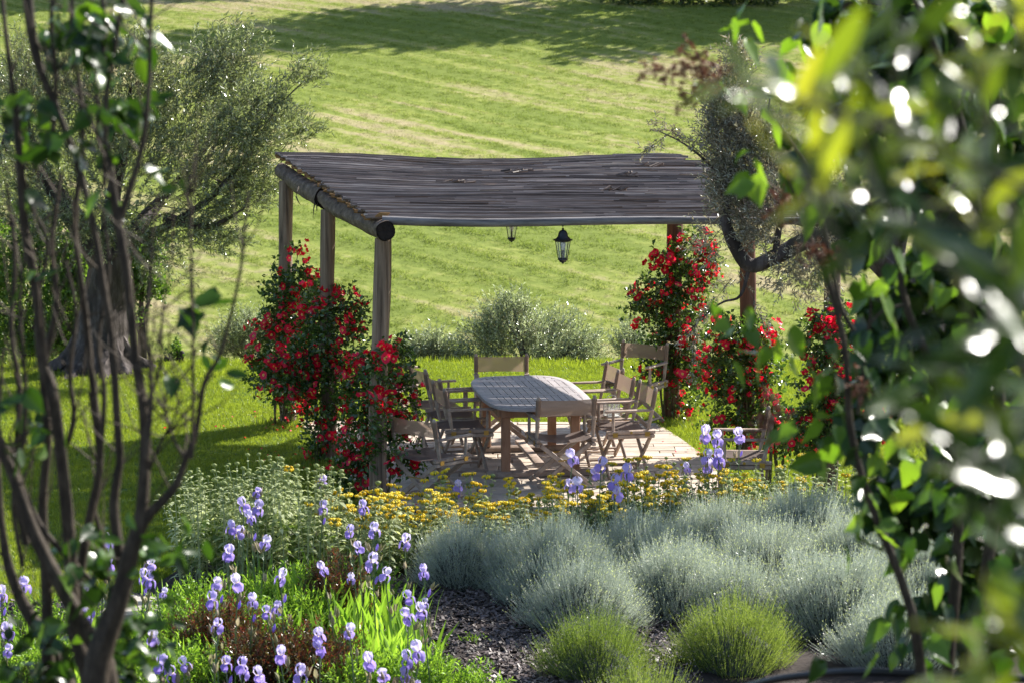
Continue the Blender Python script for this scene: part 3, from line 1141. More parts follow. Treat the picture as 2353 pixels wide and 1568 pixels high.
# small glass candle lantern on the patio seat
cl = empty('candle_lantern', (.97, 21.36, .462), .3, 'small white metal and glass candle lantern on a chair seat at the right', 'lantern')
m = MB()
for sx in (-1, 1):
    for sy in (-1, 1):
        m.box((sx * .06, sy * .06, .09), (.008, .008, .15))
for z in (.008, .165):
    m.box((0, 0, z), (.135, .135, .014), bev=.003)
m.tube([(-.05, 0, .172), (-.045, 0, .20), (0, 0, .215), (.045, 0, .20), (.05, 0, .172)], .004, 6)
m.obj('frame', M['white_metal'], cl)
for k in range(4):
    m = MB()
    m.box((0, .057, .09), (.11, .003, .14))
    m.obj('pane', M['glass'], cl, rot=(0, 0, k * math.pi / 2))
m = MB()
m.lathe([(0, .016), (.028, .016), (.028, .07), (0, .072)], 10)
m.obj('candle', M['bulb'], cl)

# ------------------------------------------------------------------ stones edging the left bed
for k, (x, y, w, h, lab) in enumerate([(215, 1402, .42, .10, 'pale flat edging stone farthest left behind the mulch'), (262, 1400, .36, .09, 'pale edging stone in the middle of the short stone row'),
                                       (330, 1405, .40, .10, 'pale edging stone at the right end of the short row'), (300, 1425, .45, .09, 'flat pale edging stone lying in front of the row')]):
    p = G(x, y, 0)
    m = MB()
    m.box((0, 0, h / 2), (w, .17, h), bev=.025)
    o = m.obj('edging_stone', M['kerb'], loc=(p.x, p.y, .0), rot=(.03, -.04, random.uniform(-.2, .15)), smooth=False)
    tag(o, lab, 'stone', 'stones edging the left bed')

# black irrigation pipe along the bank
m = MB()
pts = [P(1640, 1600, 6.4), P(1760, 1564, 6.2), P(1860, 1549, 6.1), P(1985, 1541, 6.0), P(2150, 1548, 6.0), P(2400, 1560, 6.0)]
q = spline([tuple(p) for p in pts], 24)
m.tube([Vector(v) for v in q], .011, 10)
o = m.obj('irrigation_pipe', M['rubber'])
tag(o, 'black plastic irrigation pipe lying along the bottom right edge', 'pipe')

# ================================================================== VEGETATION
def tuft(name, mat, n, h, spread, wid, lean=.5, seed=0):
    """a small tuft of blades used as the grain of a grass mass"""
    r = np.random.default_rng(seed)
    a = r.uniform(0, 6.283, n)
    rad = spread * np.sqrt(r.uniform(0, 1, n))
    base = np.stack([rad * np.cos(a), rad * np.sin(a), np.full(n, -.005)], -1)
    d = np.stack([np.cos(a) * lean + r.normal(size=n) * .25, np.sin(a) * lean + r.normal(size=n) * .25, np.ones(n)], -1)
    nr = r.normal(size=(n, 3))
    V, F = leaves(base, d, nr, h * r.uniform(.55, 1.15, n), wid, T_BLADE)
    me = npmesh(name, V, F, mat)
    return bpy.data.objects.new(name, me)


# ---- lawn
N = 62000
px = rng.uniform(-8.5, 8.5, N * 2)
py = rng.uniform(14.5, 28.35, N * 2)
vis = np.abs(px) < py * .245 + .3
ok = vis & ~in_poly(px, py, [(x * 1.012, (y - 21) * 1.012 + 21) for x, y in PATIO]) & (py > bed_y(px) + .02)
px, py = px[ok][:N], py[ok][:N]
n = len(px)
tf = tuft('lawn_tuft', M['lawn_grass'], 17, .042, .06, .005, .35, 3)
rot = np.stack([rng.normal(size=n) * .1, rng.normal(size=n) * .1, rng.uniform(0, 6.28, n)], -1)
lo = scatter('lawn_grass', np.stack([px, py, zg(px, py)], -1), rot, rng.uniform(.6, 1.25, n), tf)
tag(lo, 'short bright green lawn grass round the patio', 'grass')
# taller uncut grass along patio, posts and the lawn's far edge
pts = []
for a, b in zip(PATIO, PATIO[1:] + PATIO[:1]):
    L_ = math.dist(a, b)
    if max(a[1], b[1]) < 19.3: continue
    for k in range(int(L_ * 55)):
        t = random.random()
        x, y = a[0] + (b[0] - a[0]) * t, a[1] + (b[1] - a[1]) * t
        c = (x - .1, y - 21.5)
        l = math.hypot(*c)
        o_ = random.uniform(.02, .09)
        pts.append((x + c[0] / l * o_, y + c[1] / l * o_, 0, random.uniform(.8, 1.5)))
for x, y in ((-2.44, 23.75), (-1.8, 21.45), (1.76, 24.05), (2.33, 21.8), (2.84, 19.65), (1.95, 23.5), (-3.9, 27.2)):
    for k in range(60):
        a, r_ = random.uniform(0, 6.28), random.uniform(.07, .32)
        pts.append((x + r_ * math.cos(a), y + r_ * math.sin(a), 0, random.uniform(1, 2.4)))
for k in range(2600):
    x = random.uniform(-7, 7)
    pts.append((x, 28.2 + random.uniform(-.25, .6), -.1 * random.random(), random.uniform(.8, 2.4)))
pts = np.array(pts)
n = len(pts)
rot = np.stack([rng.normal(size=n) * .15, rng.normal(size=n) * .15, rng.uniform(0, 6.28, n)], -1)
lo = scatter('edge_grass', pts[:, :3], rot, pts[:, 3], tf)
tag(lo, 'longer tufts of grass along the patio edge, posts and far lawn edge', 'grass')

# ---- mown hill
N = 105000
py = 30 + 88 * rng.uniform(0, 1, N * 3) ** .8
px = rng.uniform(-1, 1, N * 3) * (py * .25 + 2)
row = np.sin((py + px) * 2.78 + np.sin(px * .21) * 1.3 + .5 * np.sin(py * .31 + px * .13)) * (.65 + .35 * np.sin(py * .43 - px * .17))
keep = rng.uniform(size=len(px)) < (.6 + .2 * row)
px, py, row = px[keep][:N], py[keep][:N], row[keep][:N]
n = len(px)
hf = tuft('hill_tuft', M['field_grass'], 12, .12, .13, .022, .8, 5)
rot = np.stack([rng.normal(size=n) * .1, rng.normal(size=n) * .1, rng.uniform(0, 6.28, n)], -1)
sc_ = rng.uniform(.4, .85, n) * (1 + .16 * row)
ho = scatter('hill_grass', np.stack([px, py, zg(px, py) - .01], -1), rot, sc_, hf)
tag(ho, 'mown yellow green hay grass in rake rows on the hill', 'grass')

# ---- bark mulch
chip = bpy.data.objects.new('bark_chip', MB().mesh('x', M['chip']) if False else None) if False else None
cm = MB()
cm.box((0, 0, 0), (.045, .017, .005), Matrix.Rotation(.1, 3, 'Y'))
cm.box((.02, .02, .004), (.03, .012, .004), Matrix.Rotation(.8, 3, 'Z') @ Matrix.Rotation(.3, 3, 'X'))
cm.box((-.02, .022, .002), (.022, .014, .004), Matrix.Rotation(-.5, 3, 'Z') @ Matrix.Rotation(-.3, 3, 'Y'))
chip = bpy.data.objects.new('bark_chips', cm.mesh('bark_chips', M['chip'], smooth=False))
n = 15000
px = np.concatenate([rng.uniform(-1.1, 1.2, 9500), rng.uniform(-4.0, -1.2, 5500)])
py = np.concatenate([rng.uniform(11.6, 16.4, 9500), rng.uniform(13.4, 16.0, 5500)])
ok = py < bed_y(px) - .02
px, py = px[ok], py[ok]
n = len(px)
rot = np.stack([rng.normal(size=n) * .35, rng.normal(size=n) * .35, rng.uniform(0, 6.28, n)], -1)
co = scatter('mulch_chips', np.stack([px, py, zg(px, py) + .012 + rng.uniform(0, .018, n)], -1), rot, rng.uniform(.6, 1.4, n), chip)
tag(co, 'dark bark mulch chips strewn on the bed', 'mulch')


# ------------------------------------------------------------------ sprays of small leaves on twigs
def spray(p, d, length, K, leafL, leafW, fwd=.7, droop=.0, tmpl=T_LEAF, twig_r=.002, jit=.25, flat=None, lvar=.25):
    """twigs from p along d, each with K leaves; returns (leafV, leafF, twigV, twigF)"""
    n = len(p)
    d = unit(d)
    length = np.broadcast_to(length, (n,))
    tt = (np.arange(K) + .6) / K
    tt = tt[None] + rng.uniform(-.4, .4, (n, K)) / K
    bend = np.zeros((n, K, 3))
    bend[..., 2] = -droop * tt ** 2
    base = p[:, None] + (d[:, None] * tt[..., None] + bend) * length[:, None, None]
    perp = rng.normal(size=(n, K, 3))
    perp = unit(perp - (perp * d[:, None]).sum(-1, keepdims=True) * d[:, None])
    ld = d[:, None] * fwd + perp * (1 - fwd * .5) + rng.normal(size=(n, K, 3)) * jit * .5
    ld[..., 2] -= droop * .4
    nr = rng.normal(size=(n, K, 3)) * .7 + np.array([0, 0, .6])
    L = leafL * rng.uniform(1 - lvar, 1 + lvar, n * K)
    V, F = leaves(base.reshape(-1, 3), ld.reshape(-1, 3), nr.reshape(-1, 3), L, leafW * L / leafL, tmpl)
    end = p + (d + np.array([0, 0, -droop])[None]) * length[:, None]
    mid = p + (d * .5 + np.array([0, 0, -droop * .25])[None]) * length[:, None]
    return (V, F), join(ribs(p, mid, twig_r, twig_r * .7), ribs(mid, end, twig_r * .7, twig_r * .3))


def blobpts(blobs, n):
    """random points in a union of ellipsoids given as (centre, radii, weight)"""
    w = np.array([b[2] for b in blobs], float)
    k = rng.choice(len(blobs), n, p=w / w.sum())
    c = np.array([tuple(b[0]) for b in blobs])[k]
    r = np.array([tuple(b[1]) for b in blobs])[k]
    u = rdir(n) * (rng.uniform(.02, 1, n) ** .42)[:, None]
    return c + u * r, u, k


def limb_tubes(mb, segs, n=9, rough=.06):
    for i, (pts, rad) in enumerate(segs):
        a = spline([tuple(p) + (r,) for p, r in zip(pts, rad)], max(6, len(pts) * 4))
        mb.tube([q[:3] for q in a], [max(.002, q[3]) for q in a], n, 0, True, rough, i * 1.3, 4)


def tree(name, label, loc, trunk, limbs, blobs, ntwig, K, tlen, leafL, leafW, mat, up=.25, droop=0.0, fwd=.7, cat='tree', bark='olive_bark',
         origin=None, branch_n=40, group=None, tmpl=T_LEAF, tw=.002, trunk_n=22, trunk_rough=.13, out=.8, wood='trunk'):
    """trunk and limbs as one wood mesh, foliage as the crown"""
    t = empty(name, loc, 0, label, cat, group)
    L0 = Vector(loc)
    sub = lambda p: Vector(p) - L0
    if trunk:
        m = MB()
        limb_tubes(m, [([sub(p) for p in trunk[0]], trunk[1])], trunk_n, trunk_rough)
        m.obj(wood, M[bark], t)
    for pts, rad in limbs:
        m = MB()
        limb_tubes(m, [([sub(p) for p in pts], rad)], 10, .06)
        m.obj('limb', M[bark], t)
    p, u, k = blobpts(blobs, ntwig)
    org = np.array(tuple(origin)) if origin is not None else np.array([tuple(b[0]) for b in blobs]).mean(0)
    d = unit(p - org) * out + rng.normal(size=p.shape) * .45 + np.array([0, 0, up])
    (V, F), (TV, TF) = spray(p - np.array(tuple(L0)), d, rng.uniform(.6, 1.2, ntwig) * tlen, K, leafL, leafW, fwd, droop, tmpl, tw)
    c = link('crown', npmesh('crown', V, F, M[mat], False), t)
    # secondary branches: from limb points to twig starts
    lp = np.array([tuple(sub(q)) for pts, _ in limbs for q in (spline([tuple(x) for x in pts], 8)[2:])])
    if len(lp):
        q = (p - np.array(tuple(L0)))
        idx = rng.choice(ntwig, min(branch_n, ntwig), replace=False)
        A, B = [], []
        for i in idx:
            j = np.argmin(((lp - q[i]) ** 2).sum(1) + rng.uniform(0, .15))
            A.append(lp[j]); B.append(q[i])
        A, B = np.array(A), np.array(B)
        mid = (A + B) / 2 + rng.normal(size=A.shape) * .06 + np.array([0, 0, .04])
        ln = np.linalg.norm(B - A, axis=1)
        r1 = np.clip(ln * .012, .004, .02)
        TV, TF = join((TV, TF), ribs(A, mid, r1, r1 * .65), ribs(mid, B, r1 * .65, .003))
    link('twigs', npmesh('twigs', TV, TF, M['twig']), t)
    return t


def B_(x, y, rx, ry, d, w=None, rz=None):
    """blob from a picture ellipse at depth d"""
    p = P(x, y, d)
    s = d / FPX
    return (p, (rx * s, (rz if rz is not None else min(rx, ry)) * s, ry * s), w or (rx * ry / 1000))


# left olive
D = 28.0
tb = G(228, 850, 0)
D = tb.y
Q = lambda x, y, dd=0: P(x, y, D + dd)
tree('olive_tree', 'old olive tree with a thick furrowed trunk at the left lawn edge', (tb.x, tb.y, 0),
     ([tb + Vector((0, 0, -.3)), tb + Vector((0, 0, .03)), Q(228, 815), Q(232, 770), Q(240, 700), Q(250, 640), Q(262, 575)], [.66, .52, .40, .33, .28, .27, .23]),
     [([Q(250, 610), Q(200, 540), Q(140, 460), Q(90, 380), Q(60, 280)], [.24, .17, .12, .08, .03]),
      ([Q(262, 600), Q(310, 530), Q(370, 460, .4), Q(440, 380, .6), Q(500, 300, .5), Q(545, 180, .3)], [.22, .12, .07, .04, .025, .012]),
      ([Q(300, 560), Q(400, 510, -.3), Q(500, 440, -.5), Q(590, 320, -.5), Q(640, 245, -.4), Q(700, 185, -.3)], [.07, .045, .035, .02, .012, .006]),
      ([Q(255, 580), Q(260, 450, .2), Q(290, 330, .3), Q(300, 200, .3)], [.16, .10, .06, .02]),
      ([Q(380, 500, -.2), Q(480, 520, -.4), Q(560, 480, -.5)], [.07, .04, .01])],
     [B_(110, 240, 110, 150, D), B_(250, 230, 130, 130, D), B_(420, 250, 130, 120, D + .4), B_(545, 150, 55, 85, D + .3, 5), B_(480, 130, 60, 50, D, 2),
      B_(560, 300, 100, 90, D - .7, 13), B_(620, 250, 50, 45, D - .4, 2), B_(690, 185, 50, 32, D - .3, 2.2), B_(650, 310, 80, 40, D, 3.5), B_(500, 400, 120, 100, D - .4, 18), B_(330, 380, 130, 110, D, 15), B_(450, 520, 110, 55, D - .4, 5.5),
      B_(380, 600, 60, 50, D, 1.8), B_(560, 440, 70, 70, D - .2, 4.5), B_(480, 200, 90, 60, D, 4), B_(320, 140, 60, 60, D, 3), B_(160, 420, 100, 100, D, 8), B_(240, 520, 110, 50, D - .6, 6), B_(120, 520, 80, 60, D - .4, 4), B_(330, 560, 60, 50, D - .6, 3), B_(40, 420, 90, 120, D, 6), B_(510, 560, 60, 25, D - .4, 1.5)],
     3300, 16, .34, .064, .0125, 'olive', up=.35, origin=Q(260, 480), branch_n=260)
lt = [o for o in COL.objects if o.get('label', '').startswith('old olive tree with a thick')][0]
for k in range(9):
    a = k * .7 + random.uniform(-.2, .2)
    dr = Vector((math.cos(a), math.sin(a), 0))
    m = MB()
    limb_tubes(m, [([dr * .18 + Vector((0, 0, .42)), dr * .38 + Vector((0, 0, .14)), dr * .62 + Vector((0, 0, .02)), dr * random.uniform(.85, 1.1) + Vector((0, 0, -.09))], [.14, .13, .09, .04])], 9, .1)
    m.obj('root', M['olive_bark'], lt)
gp = []
for k in range(420):
    a, q_ = random.uniform(0, 6.28), random.uniform(.42, 1.1)
    gp.append((tb.x + q_ * math.cos(a), tb.y + q_ * math.sin(a) * .8, 0, random.uniform(.9, 2.6)))
gp = np.array(gp)
go_ = scatter('trunk_grass', gp[:, :3], np.stack([rng.normal(size=420) * .15, rng.normal(size=420) * .15, rng.uniform(0, 6.28, 420)], -1), gp[:, 3], tf)
tag(go_, 'long grass round the foot of the old olive trunk', 'grass')
# second olive at the far left, behind
D2 = 30.5
Q = lambda x, y, dd=0: P(x, y, D2 + dd)
tree('olive_tree', 'olive tree cut off by the left edge of the picture', (Q(-60, 800).x, D2, zg(0, D2)),
     ([Q(-60, 905), Q(-55, 760), Q(-50, 600), Q(-45, 520)], [.3, .22, .18, .15]),
     [([Q(-50, 560), Q(-20, 420), Q(20, 300), Q(40, 150)], [.14, .08, .05, .02])],
     [B_(0, 260, 90, 210, D2), B_(-60, 420, 120, 130, D2), B_(60, 180, 50, 80, D2, 3)], 520, 14, .36, .062, .0125, 'olive', up=.3, branch_n=60)

# olive right, in front of the roof: leaning trunk, long limb reaching left
D3 = 18.25
Q = lambda x, y, dd=0: P(x, y, D3 + dd)
rb = G(2235, 1010, 0)
tree('olive_tree', 'old leaning olive tree at the right, its limb reaching across the roof end', (Q(2230, 1100).x, D3, 0),
     ([Q(2230, 1250), Q(2215, 1100), Q(2175, 900), Q(2120, 720), Q(2045, 605), Q(1960, 560)], [.26, .24, .20, .17, .14, .11]),
     [([Q(1985, 570), Q(1880, 545), Q(1780, 590), Q(1722, 610), Q(1685, 560), Q(1664, 505)], [.12, .08, .065, .06, .055, .045]),
      ([Q(1664, 520), Q(1672, 460), Q(1690, 390), Q(1705, 310), Q(1690, 200)], [.05, .03, .022, .014, .006]),
      ([Q(1675, 450), Q(1630, 380), Q(1570, 330), Q(1510, 300)], [.018, .012, .008, .004]),
      ([Q(1780, 590), Q(1790, 480), Q(1760, 330), Q(1770, 210)], [.03, .022, .014, .006]),
      ([Q(2045, 605), Q(2080, 480), Q(2150, 300), Q(2170, 80)], [.10, .07, .045, .02]),
      ([Q(1900, 550), Q(1960, 420), Q(1980, 250)], [.05, .03, .01]),
      ([Q(1722, 610), Q(1700, 680), Q(1650, 700), Q(1560, 780)], [.02, .012, .008, .003])],
     [B_(1690, 330, 70, 120, D3, 16), B_(1660, 250, 42, 75, D3, 4), B_(1700, 450, 70, 65, D3, 9), B_(1770, 400, 70, 120, D3, 10), B_(1740, 540, 70, 40, D3, 4), B_(1850, 600, 90, 80, D3, 7),
      B_(1700, 165, 35, 60, D3, 2), B_(1900, 450, 80, 110, D3, 5), B_(2120, 250, 120, 150, D3, 5), B_(1640, 560, 35, 40, D3, 1.0)],
     2250, 12, .20, .042, .0085, 'olive_brown', up=.5, origin=Q(1850, 520), branch_n=240, tw=.0010)
Q = lambda x, y, dd=0: P(x, y, D3 + dd)
# the thin sprays hanging by the roof corner and in front of the roses belong to it
def extra_spray(parent, ends, n, K, L, lw, mat, up=.1):
    L0 = np.array(tuple(parent.location))
    vf, tvf = [], []
    for a, b in ends:
        t = rng.uniform(0, 1, n)[:, None]
        p = np.array(tuple(a)) * (1 - t) + np.array(tuple(b)) * t + rng.normal(size=(n, 3)) * .012 - L0
        d = unit(np.array(tuple(b - a)))[None] + rng.normal(size=(n, 3)) * .6 + np.array([0, 0, up])
        lv, tv = spray(p, d, .085, K, L, lw)
        vf.append(lv); tvf.append(tv)
        tvf.append(ribs([np.array(tuple(a)) - L0], [np.array(tuple(b)) - L0], .004, .0015))
    link('crown', npmesh('crown', *join(*vf), M[mat]), parent)
    link('twigs', npmesh('twigs', *join(*tvf), M['twig']), parent)


rt = [o for o in COL.objects if o.get('label', '').startswith('old leaning olive')][0]
extra_spray(rt, [(Q(1620, 360), Q(1560, 310)), (Q(1560, 312), Q(1505, 285)), (Q(1540, 305), Q(1480, 350)), (Q(1640, 700), Q(1560, 790)), (Q(1600, 740), Q(1590, 860)), (Q(1680, 640), Q(1620, 720)),
                 (Q(1640, 560), Q(1650, 660)), (Q(1700, 620), Q(1760, 760))], 16, 7, .04, .009, 'olive_brown')


# ---- olive scrub beyond the lawn edge
def scrub(label, blobs, D_, n, mat='olive_pale', L=.055, W=.012, K=13, tl=.30, up=.5, name='olive_bush', cat='bush', group=None):
    bs = [B_(x, y, rx, ry, D_ + dd) for x, y, rx, ry, dd in blobs]
    cx_ = sum(b[0].x for b in bs) / len(bs)
    g = float(zg(cx_, D_))
    base = Vector((cx_, D_, g))
    limbs = [([base, base.lerp(b[0], .5) + Vector((random.uniform(-.1, .1), 0, .1)), b[0] + Vector((0, 0, b[1][2] * .3))], [.06, .035, .01]) for b in bs]
    return tree(name, label, tuple(base), None, limbs, bs, n, K, tl, L, W, mat, up=up, branch_n=int(n / 6), cat=cat, group=group, origin=base)


scrub('wide silvery olive bush behind the far end of the table, tallest of the low bushes', [(1170, 760, 75, 60, 0), (1120, 810, 70, 60, 0), (1270, 790, 90, 60, .3), (1180, 720, 30, 35, 0), (1240, 840, 120, 60, 0), (1330, 820, 55, 50, 0)], 29.6, 1350)
scrub('low grey green olive bush left of the tall one behind the left chairs', [(985, 815, 45, 32, 0), (950, 840, 50, 35, 0), (1030, 840, 45, 30, 0)], 29.4, 420)
scrub('low olive bush right of the table under the far right rose', [(1450, 800, 40, 30, 0), (1490, 830, 60, 40, 0)], 29.3, 320)
scrub('fine leaved grey bush left of the roses at the lawn edge', [(565, 780, 50, 45, 0), (540, 810, 45, 30, 0), (600, 800, 35, 35, 0)], 29.8, 430)
# ---- leafy green shrubs behind the left trunk
for lab, bl, dd, n in (('dense green maple-leaved shrub at the far left behind the lawn', [(30, 640, 90, 150, 0), (60, 780, 100, 60, 0), (100, 560, 40, 60, 0)], 29.8, 950),
                       ('green maple-leaved shrub between the left edge and the olive trunk', [(170, 620, 60, 70, 0), (160, 720, 60, 110, 0), (130, 800, 60, 40, 0)], 29.5, 760),
                       ('sprawling green maple-leaved shrub right of the olive trunk', [(320, 640, 45, 70, 0), (290, 720, 40, 90, 0), (340, 590, 35, 25, 0), (350, 680, 30, 20, 0)], 29.2, 480)):
    scrub(lab, bl, dd, n, 'bush', .055, .055, 7, .26, .2, 'green_shrub', 'shrub')
scrub('small bright seedling standing alone at the lawn edge left of the roses', [(405, 815, 12, 25, 0), (392, 835, 14, 10, 0)], 28.5, 34, 'bush', .05, .03, 6, .14, .7, 'seedling', 'plant')

# ---- dark trees on the hill above the picture, whose shadows reach down the slope
for k, (x, y, h, lab) in enumerate([(3.0, 111, 17, 'broad dark tree on the hill just above the top edge'), (10, 113, 17, 'tall dark tree on the hill above the right olive'), (17.5, 108.5, 13, 'dark tree on the hill behind the right foliage'),
                                    (24, 114, 15, 'dark tree on the hill at the far right'), (31, 108, 12, 'outermost dark tree on the hill at the right'), (-6.0, 125, 15, 'dark tree on the hill behind the left olive'), (-14, 121, 13, 'dark tree on the hill at the far left')]):
    g = float(zg(x, y))
    b0 = Vector((x, y, g))
    bl = [(b0 + Vector((random.uniform(-3.2, 3.2), random.uniform(-2.5, 2.5), h * random.uniform(.38, .85))), (2.0 + random.random(), 2.0, 1.7 + random.random()), 1) for _ in range(9)]
    tree('hill_tree', lab, tuple(b0), ([b0, b0 + Vector((.2, 0, h * .3)), b0 + Vector((-.2, 0, h * .6))], [.35, .28, .15]),
         [([b0 + Vector((0, 0, h * .3)), b[0]], [.15, .04]) for b in bl[:5]], bl, 1500, 6, 1.1, .42, .30, 'far', up=.2, droop=.2, tw=.02, trunk_n=10, branch_n=30)
p = P(1560, 2, 107)
bl = [(Vector((8.2 + dx, 107.5, float(zg(8, 107)) + .9)), (1.6, 1.2, 1.2), 1) for dx in (-2.2, -.4, 1.4, 3.2)]
tree('hedge_bush', 'dark bushes at the foot of the trees at the very top edge', (8.2, 107.5, float(zg(8, 107))), None, [([Vector((8.2, 107.5, float(zg(8, 107)))), bl[1][0]], [.1, .03])], bl, 900, 6, .5, .2, .14, 'far', cat='bush', tw=.01)


# ------------------------------------------------------------------ roses
def rose_bloom(seed, open_=.5):
    """five notched petals round a pale eye with a yellow centre; about 7 cm across"""
    r = random.Random(seed)
    m = MB()
    for k in range(5):
        a = k * 2 * math.pi / 5 + r.uniform(-.1, .1)
        ca, sa = math.cos(a), math.sin(a)
        tilt = open_ + r.uniform(-.15, .2)
        R_ = .037 * r.uniform(.9, 1.1)
        rows = []
        for (rr, hw) in ((.004, .003), (.0095, .009), (.024, .0215), (.036, .020)):
            u = rr / .037
            z = math.sin(tilt) * rr * (1 - .25 * u) + .002
            rad = rr * math.cos(tilt) * R_ / .037
            row = []
            for s in (-1, 0, 1):
                ww = hw * s
                zz = z + abs(s) * .004 * u + (-.003 if (s == 0 and rr > .03) else 0)
                rq = rad - (.004 if s else .002) * (rr > .03) * (1 if s else 1)
                row.append((ca * rq - sa * ww, sa * rq + ca * ww, zz))
            rows.append(row)
        vs = [p for row in rows for p in row]
        m.add(vs[:6], [(0, 1, 4, 3), (1, 2, 5, 4)], 1)
        m.add(vs[3:], [(0, 1, 4, 3), (1, 2, 5, 4), (3, 4, 7, 6), (4, 5, 8, 7)], 0)
    m.lathe([(.0, .012), (.006, .010), (.008, .004)], 7, mi=2)
    me = m.mesh('bloom', [M['petal'], M['eye'], M['stamen']], True, 60)
    return me


BLOOMS = [rose_bloom(k, o) for k, o in enumerate((.25, .4, .55, .75, .95, 1.15))]


def rose(label, base, blobs, nleaf, nbloom, D_, front=.75, dep=.9):
    """climbing rose: canes, leaves, and every bloom a piece of its own"""
    t = empty('climbing_rose', base, 0, label, 'rose', 'climbing roses on the pergola posts')
    L0 = np.array(tuple(base))
    bs = [B_(x, y, rx, ry, D_ + dd, rx * ry / 1000, min(rx, ry) * dep) for x, y, rx, ry, dd in blobs]
    # canes
    m = MB()
    for k in range(7):
        tgt = Vector(bs[k % len(bs)][0]) - Vector(base)
        b0 = Vector((random.uniform(-.14, .14), random.uniform(-.12, .12), 0))
        q = spline([b0, b0 + Vector((random.uniform(-.05, .05), 0, .4)), b0.lerp(tgt, .6) + Vector((random.uniform(-.12, .12), random.uniform(-.1, .1), .1)), tgt], 10)
        m.tube([v for v in q], [.010 - .0007 * i for i in range(10)], 6)
    c = m.obj('cane', M['cane'], t)
    c['kind'] = 'stuff'
    p, u, k = blobpts(bs, nleaf)
    ax = np.array([tuple(b[0]) for b in bs])[k]
    d = unit(p - ax + 1e-4) * .9 + rng.normal(size=p.shape) * .6 + np.array([0, 0, .1])
    (V, F), (TV, TF) = spray(p - L0, d, .15, 7, .052, .033, .45, .2, T_LEAF, .0015)
    link('foliage', npmesh('foliage', V, F, M['rose_leaf']), t)
    link('twigs', npmesh('twigs', TV, TF, M['cane']), t)['kind'] = 'stuff'
    nc = int(nbloom * .38)
    p, u, k = blobpts(bs, nc)
    c0 = np.array([tuple(b[0]) for b in bs])[k]
    r0 = np.array([tuple(b[1]) for b in bs])[k]
    u = rdir(nc)
    u[:, 1] = -np.abs(u[:, 1]) * np.where(rng.uniform(size=nc) < front, 1, -1)
    sun_ = np.array(tuple(SUNV))
    made = 0
    for i in range(nc):
        c = c0[i] + u[i] * r0[i] * random.uniform(1.0, 1.25)
        for j in range(random.choice([1, 2, 3, 4, 5])):
            if made >= nbloom: break
            q = c + rng.normal(size=3) * .055 - L0
            dr = Vector(u[i] * 1.0 + sun_ * .15 + np.array([0, -.25, .15]) + rng.normal(size=3) * .45)
            e = dr.to_track_quat('Z', 'Y').to_euler()
            s = random.uniform(1.05, 1.5)
            link('bloom', random.choice(BLOOMS), t, Vector(q), e, s)
            made += 1
    return t


rose('red climbing rose on the far left post, reaching above the others', (-2.42, 23.6, 0),
     [(665, 700, 50, 70, -.1), (690, 660, 45, 40, -.2), (650, 790, 60, 90, -.2), (622, 625, 14, 16, -.2), (684, 585, 12, 16, 0), (625, 850, 45, 50, -.3), (680, 880, 40, 40, -.1), (690, 930, 18, 20, 0)], 760, 250, 23.6)
rose('thick red climbing rose on the middle left post', (-1.86, 21.4, 0),
     [(740, 790, 66, 80, -.1), (800, 690, 26, 22, 0), (740, 690, 40, 26, .1), (815, 735, 26, 34, 0), (755, 890, 62, 80, -.1), (680, 850, 56, 50, -.2), (740, 1000, 34, 50, 0), (770, 1060, 24, 30, 0), (640, 860, 40, 34, -.2)], 860, 290, 21.45)
rose('red climbing rose low on the near left post', (-1.25, 19.55, 0),
     [(850, 840, 30, 45, .1), (905, 840, 26, 40, 0), (920, 910, 34, 40, 0), (835, 920, 34, 60, 0), (930, 960, 26, 30, 0), (825, 1010, 30, 60, 0), (915, 1030, 28, 40, 0), (800, 1080, 32, 36, 0), (935, 1070, 25, 18, 0), (900, 795, 22, 16, .05), (875, 870, 25, 40, .15), (888, 822, 20, 24, -.40), (858, 870, 22, 36, -.42), (884, 925, 16, 24, -.42), (846, 985, 11, 30, -.40), (840, 1060, 10, 26, -.38), (892, 1030, 9, 24, -.36)], 600, 200, 19.62, dep=.55)
rose('tallest red climbing rose on the far right post', (1.78, 23.9, 0),
     [(1585, 590, 45, 55, 0), (1545, 640, 60, 50, 0), (1505, 690, 50, 40, -.1), (1570, 720, 60, 70, 0), (1540, 800, 55, 70, 0), (1610, 800, 45, 60, 0), (1505, 590, 14, 12, 0), (1575, 880, 45, 55, 0), (1470, 720, 30, 22, 0), (1620, 600, 25, 40, 0), (1490, 850, 18, 14, -.1)], 900, 270, 23.95)
rose('red climbing rose on the middle right post', (2.30, 21.7, 0),
     [(1705, 780, 70, 50, 0), (1690, 850, 65, 60, -.1), (1750, 830, 40, 50, 0), (1660, 900, 30, 35, 0), (1760, 910, 35, 45, 0), (1670, 975, 40, 22, -.1), (1740, 960, 30, 40, 0)], 640, 180, 21.7)
rose('red climbing rose on the right post half hidden behind leaves', (2.84, 19.55, 0),
     [(1895, 790, 55, 50, 0), (1910, 730, 35, 30, 0), (1930, 850, 60, 60, 0), (1880, 900, 50, 45, 0), (1960, 960, 60, 50, 0), (1880, 970, 60, 45, 0), (1835, 1000, 40, 25, 0), (2010, 850, 30, 60, 0)], 620, 160, 19.5)
rose('small red rose in flower low behind the right chair', (2.45, 20.3, 0),
     [(1810, 985, 40, 30, 0), (1840, 1010, 35, 25, 0), (1770, 1000, 25, 20, 0)], 160, 40, 20.3)


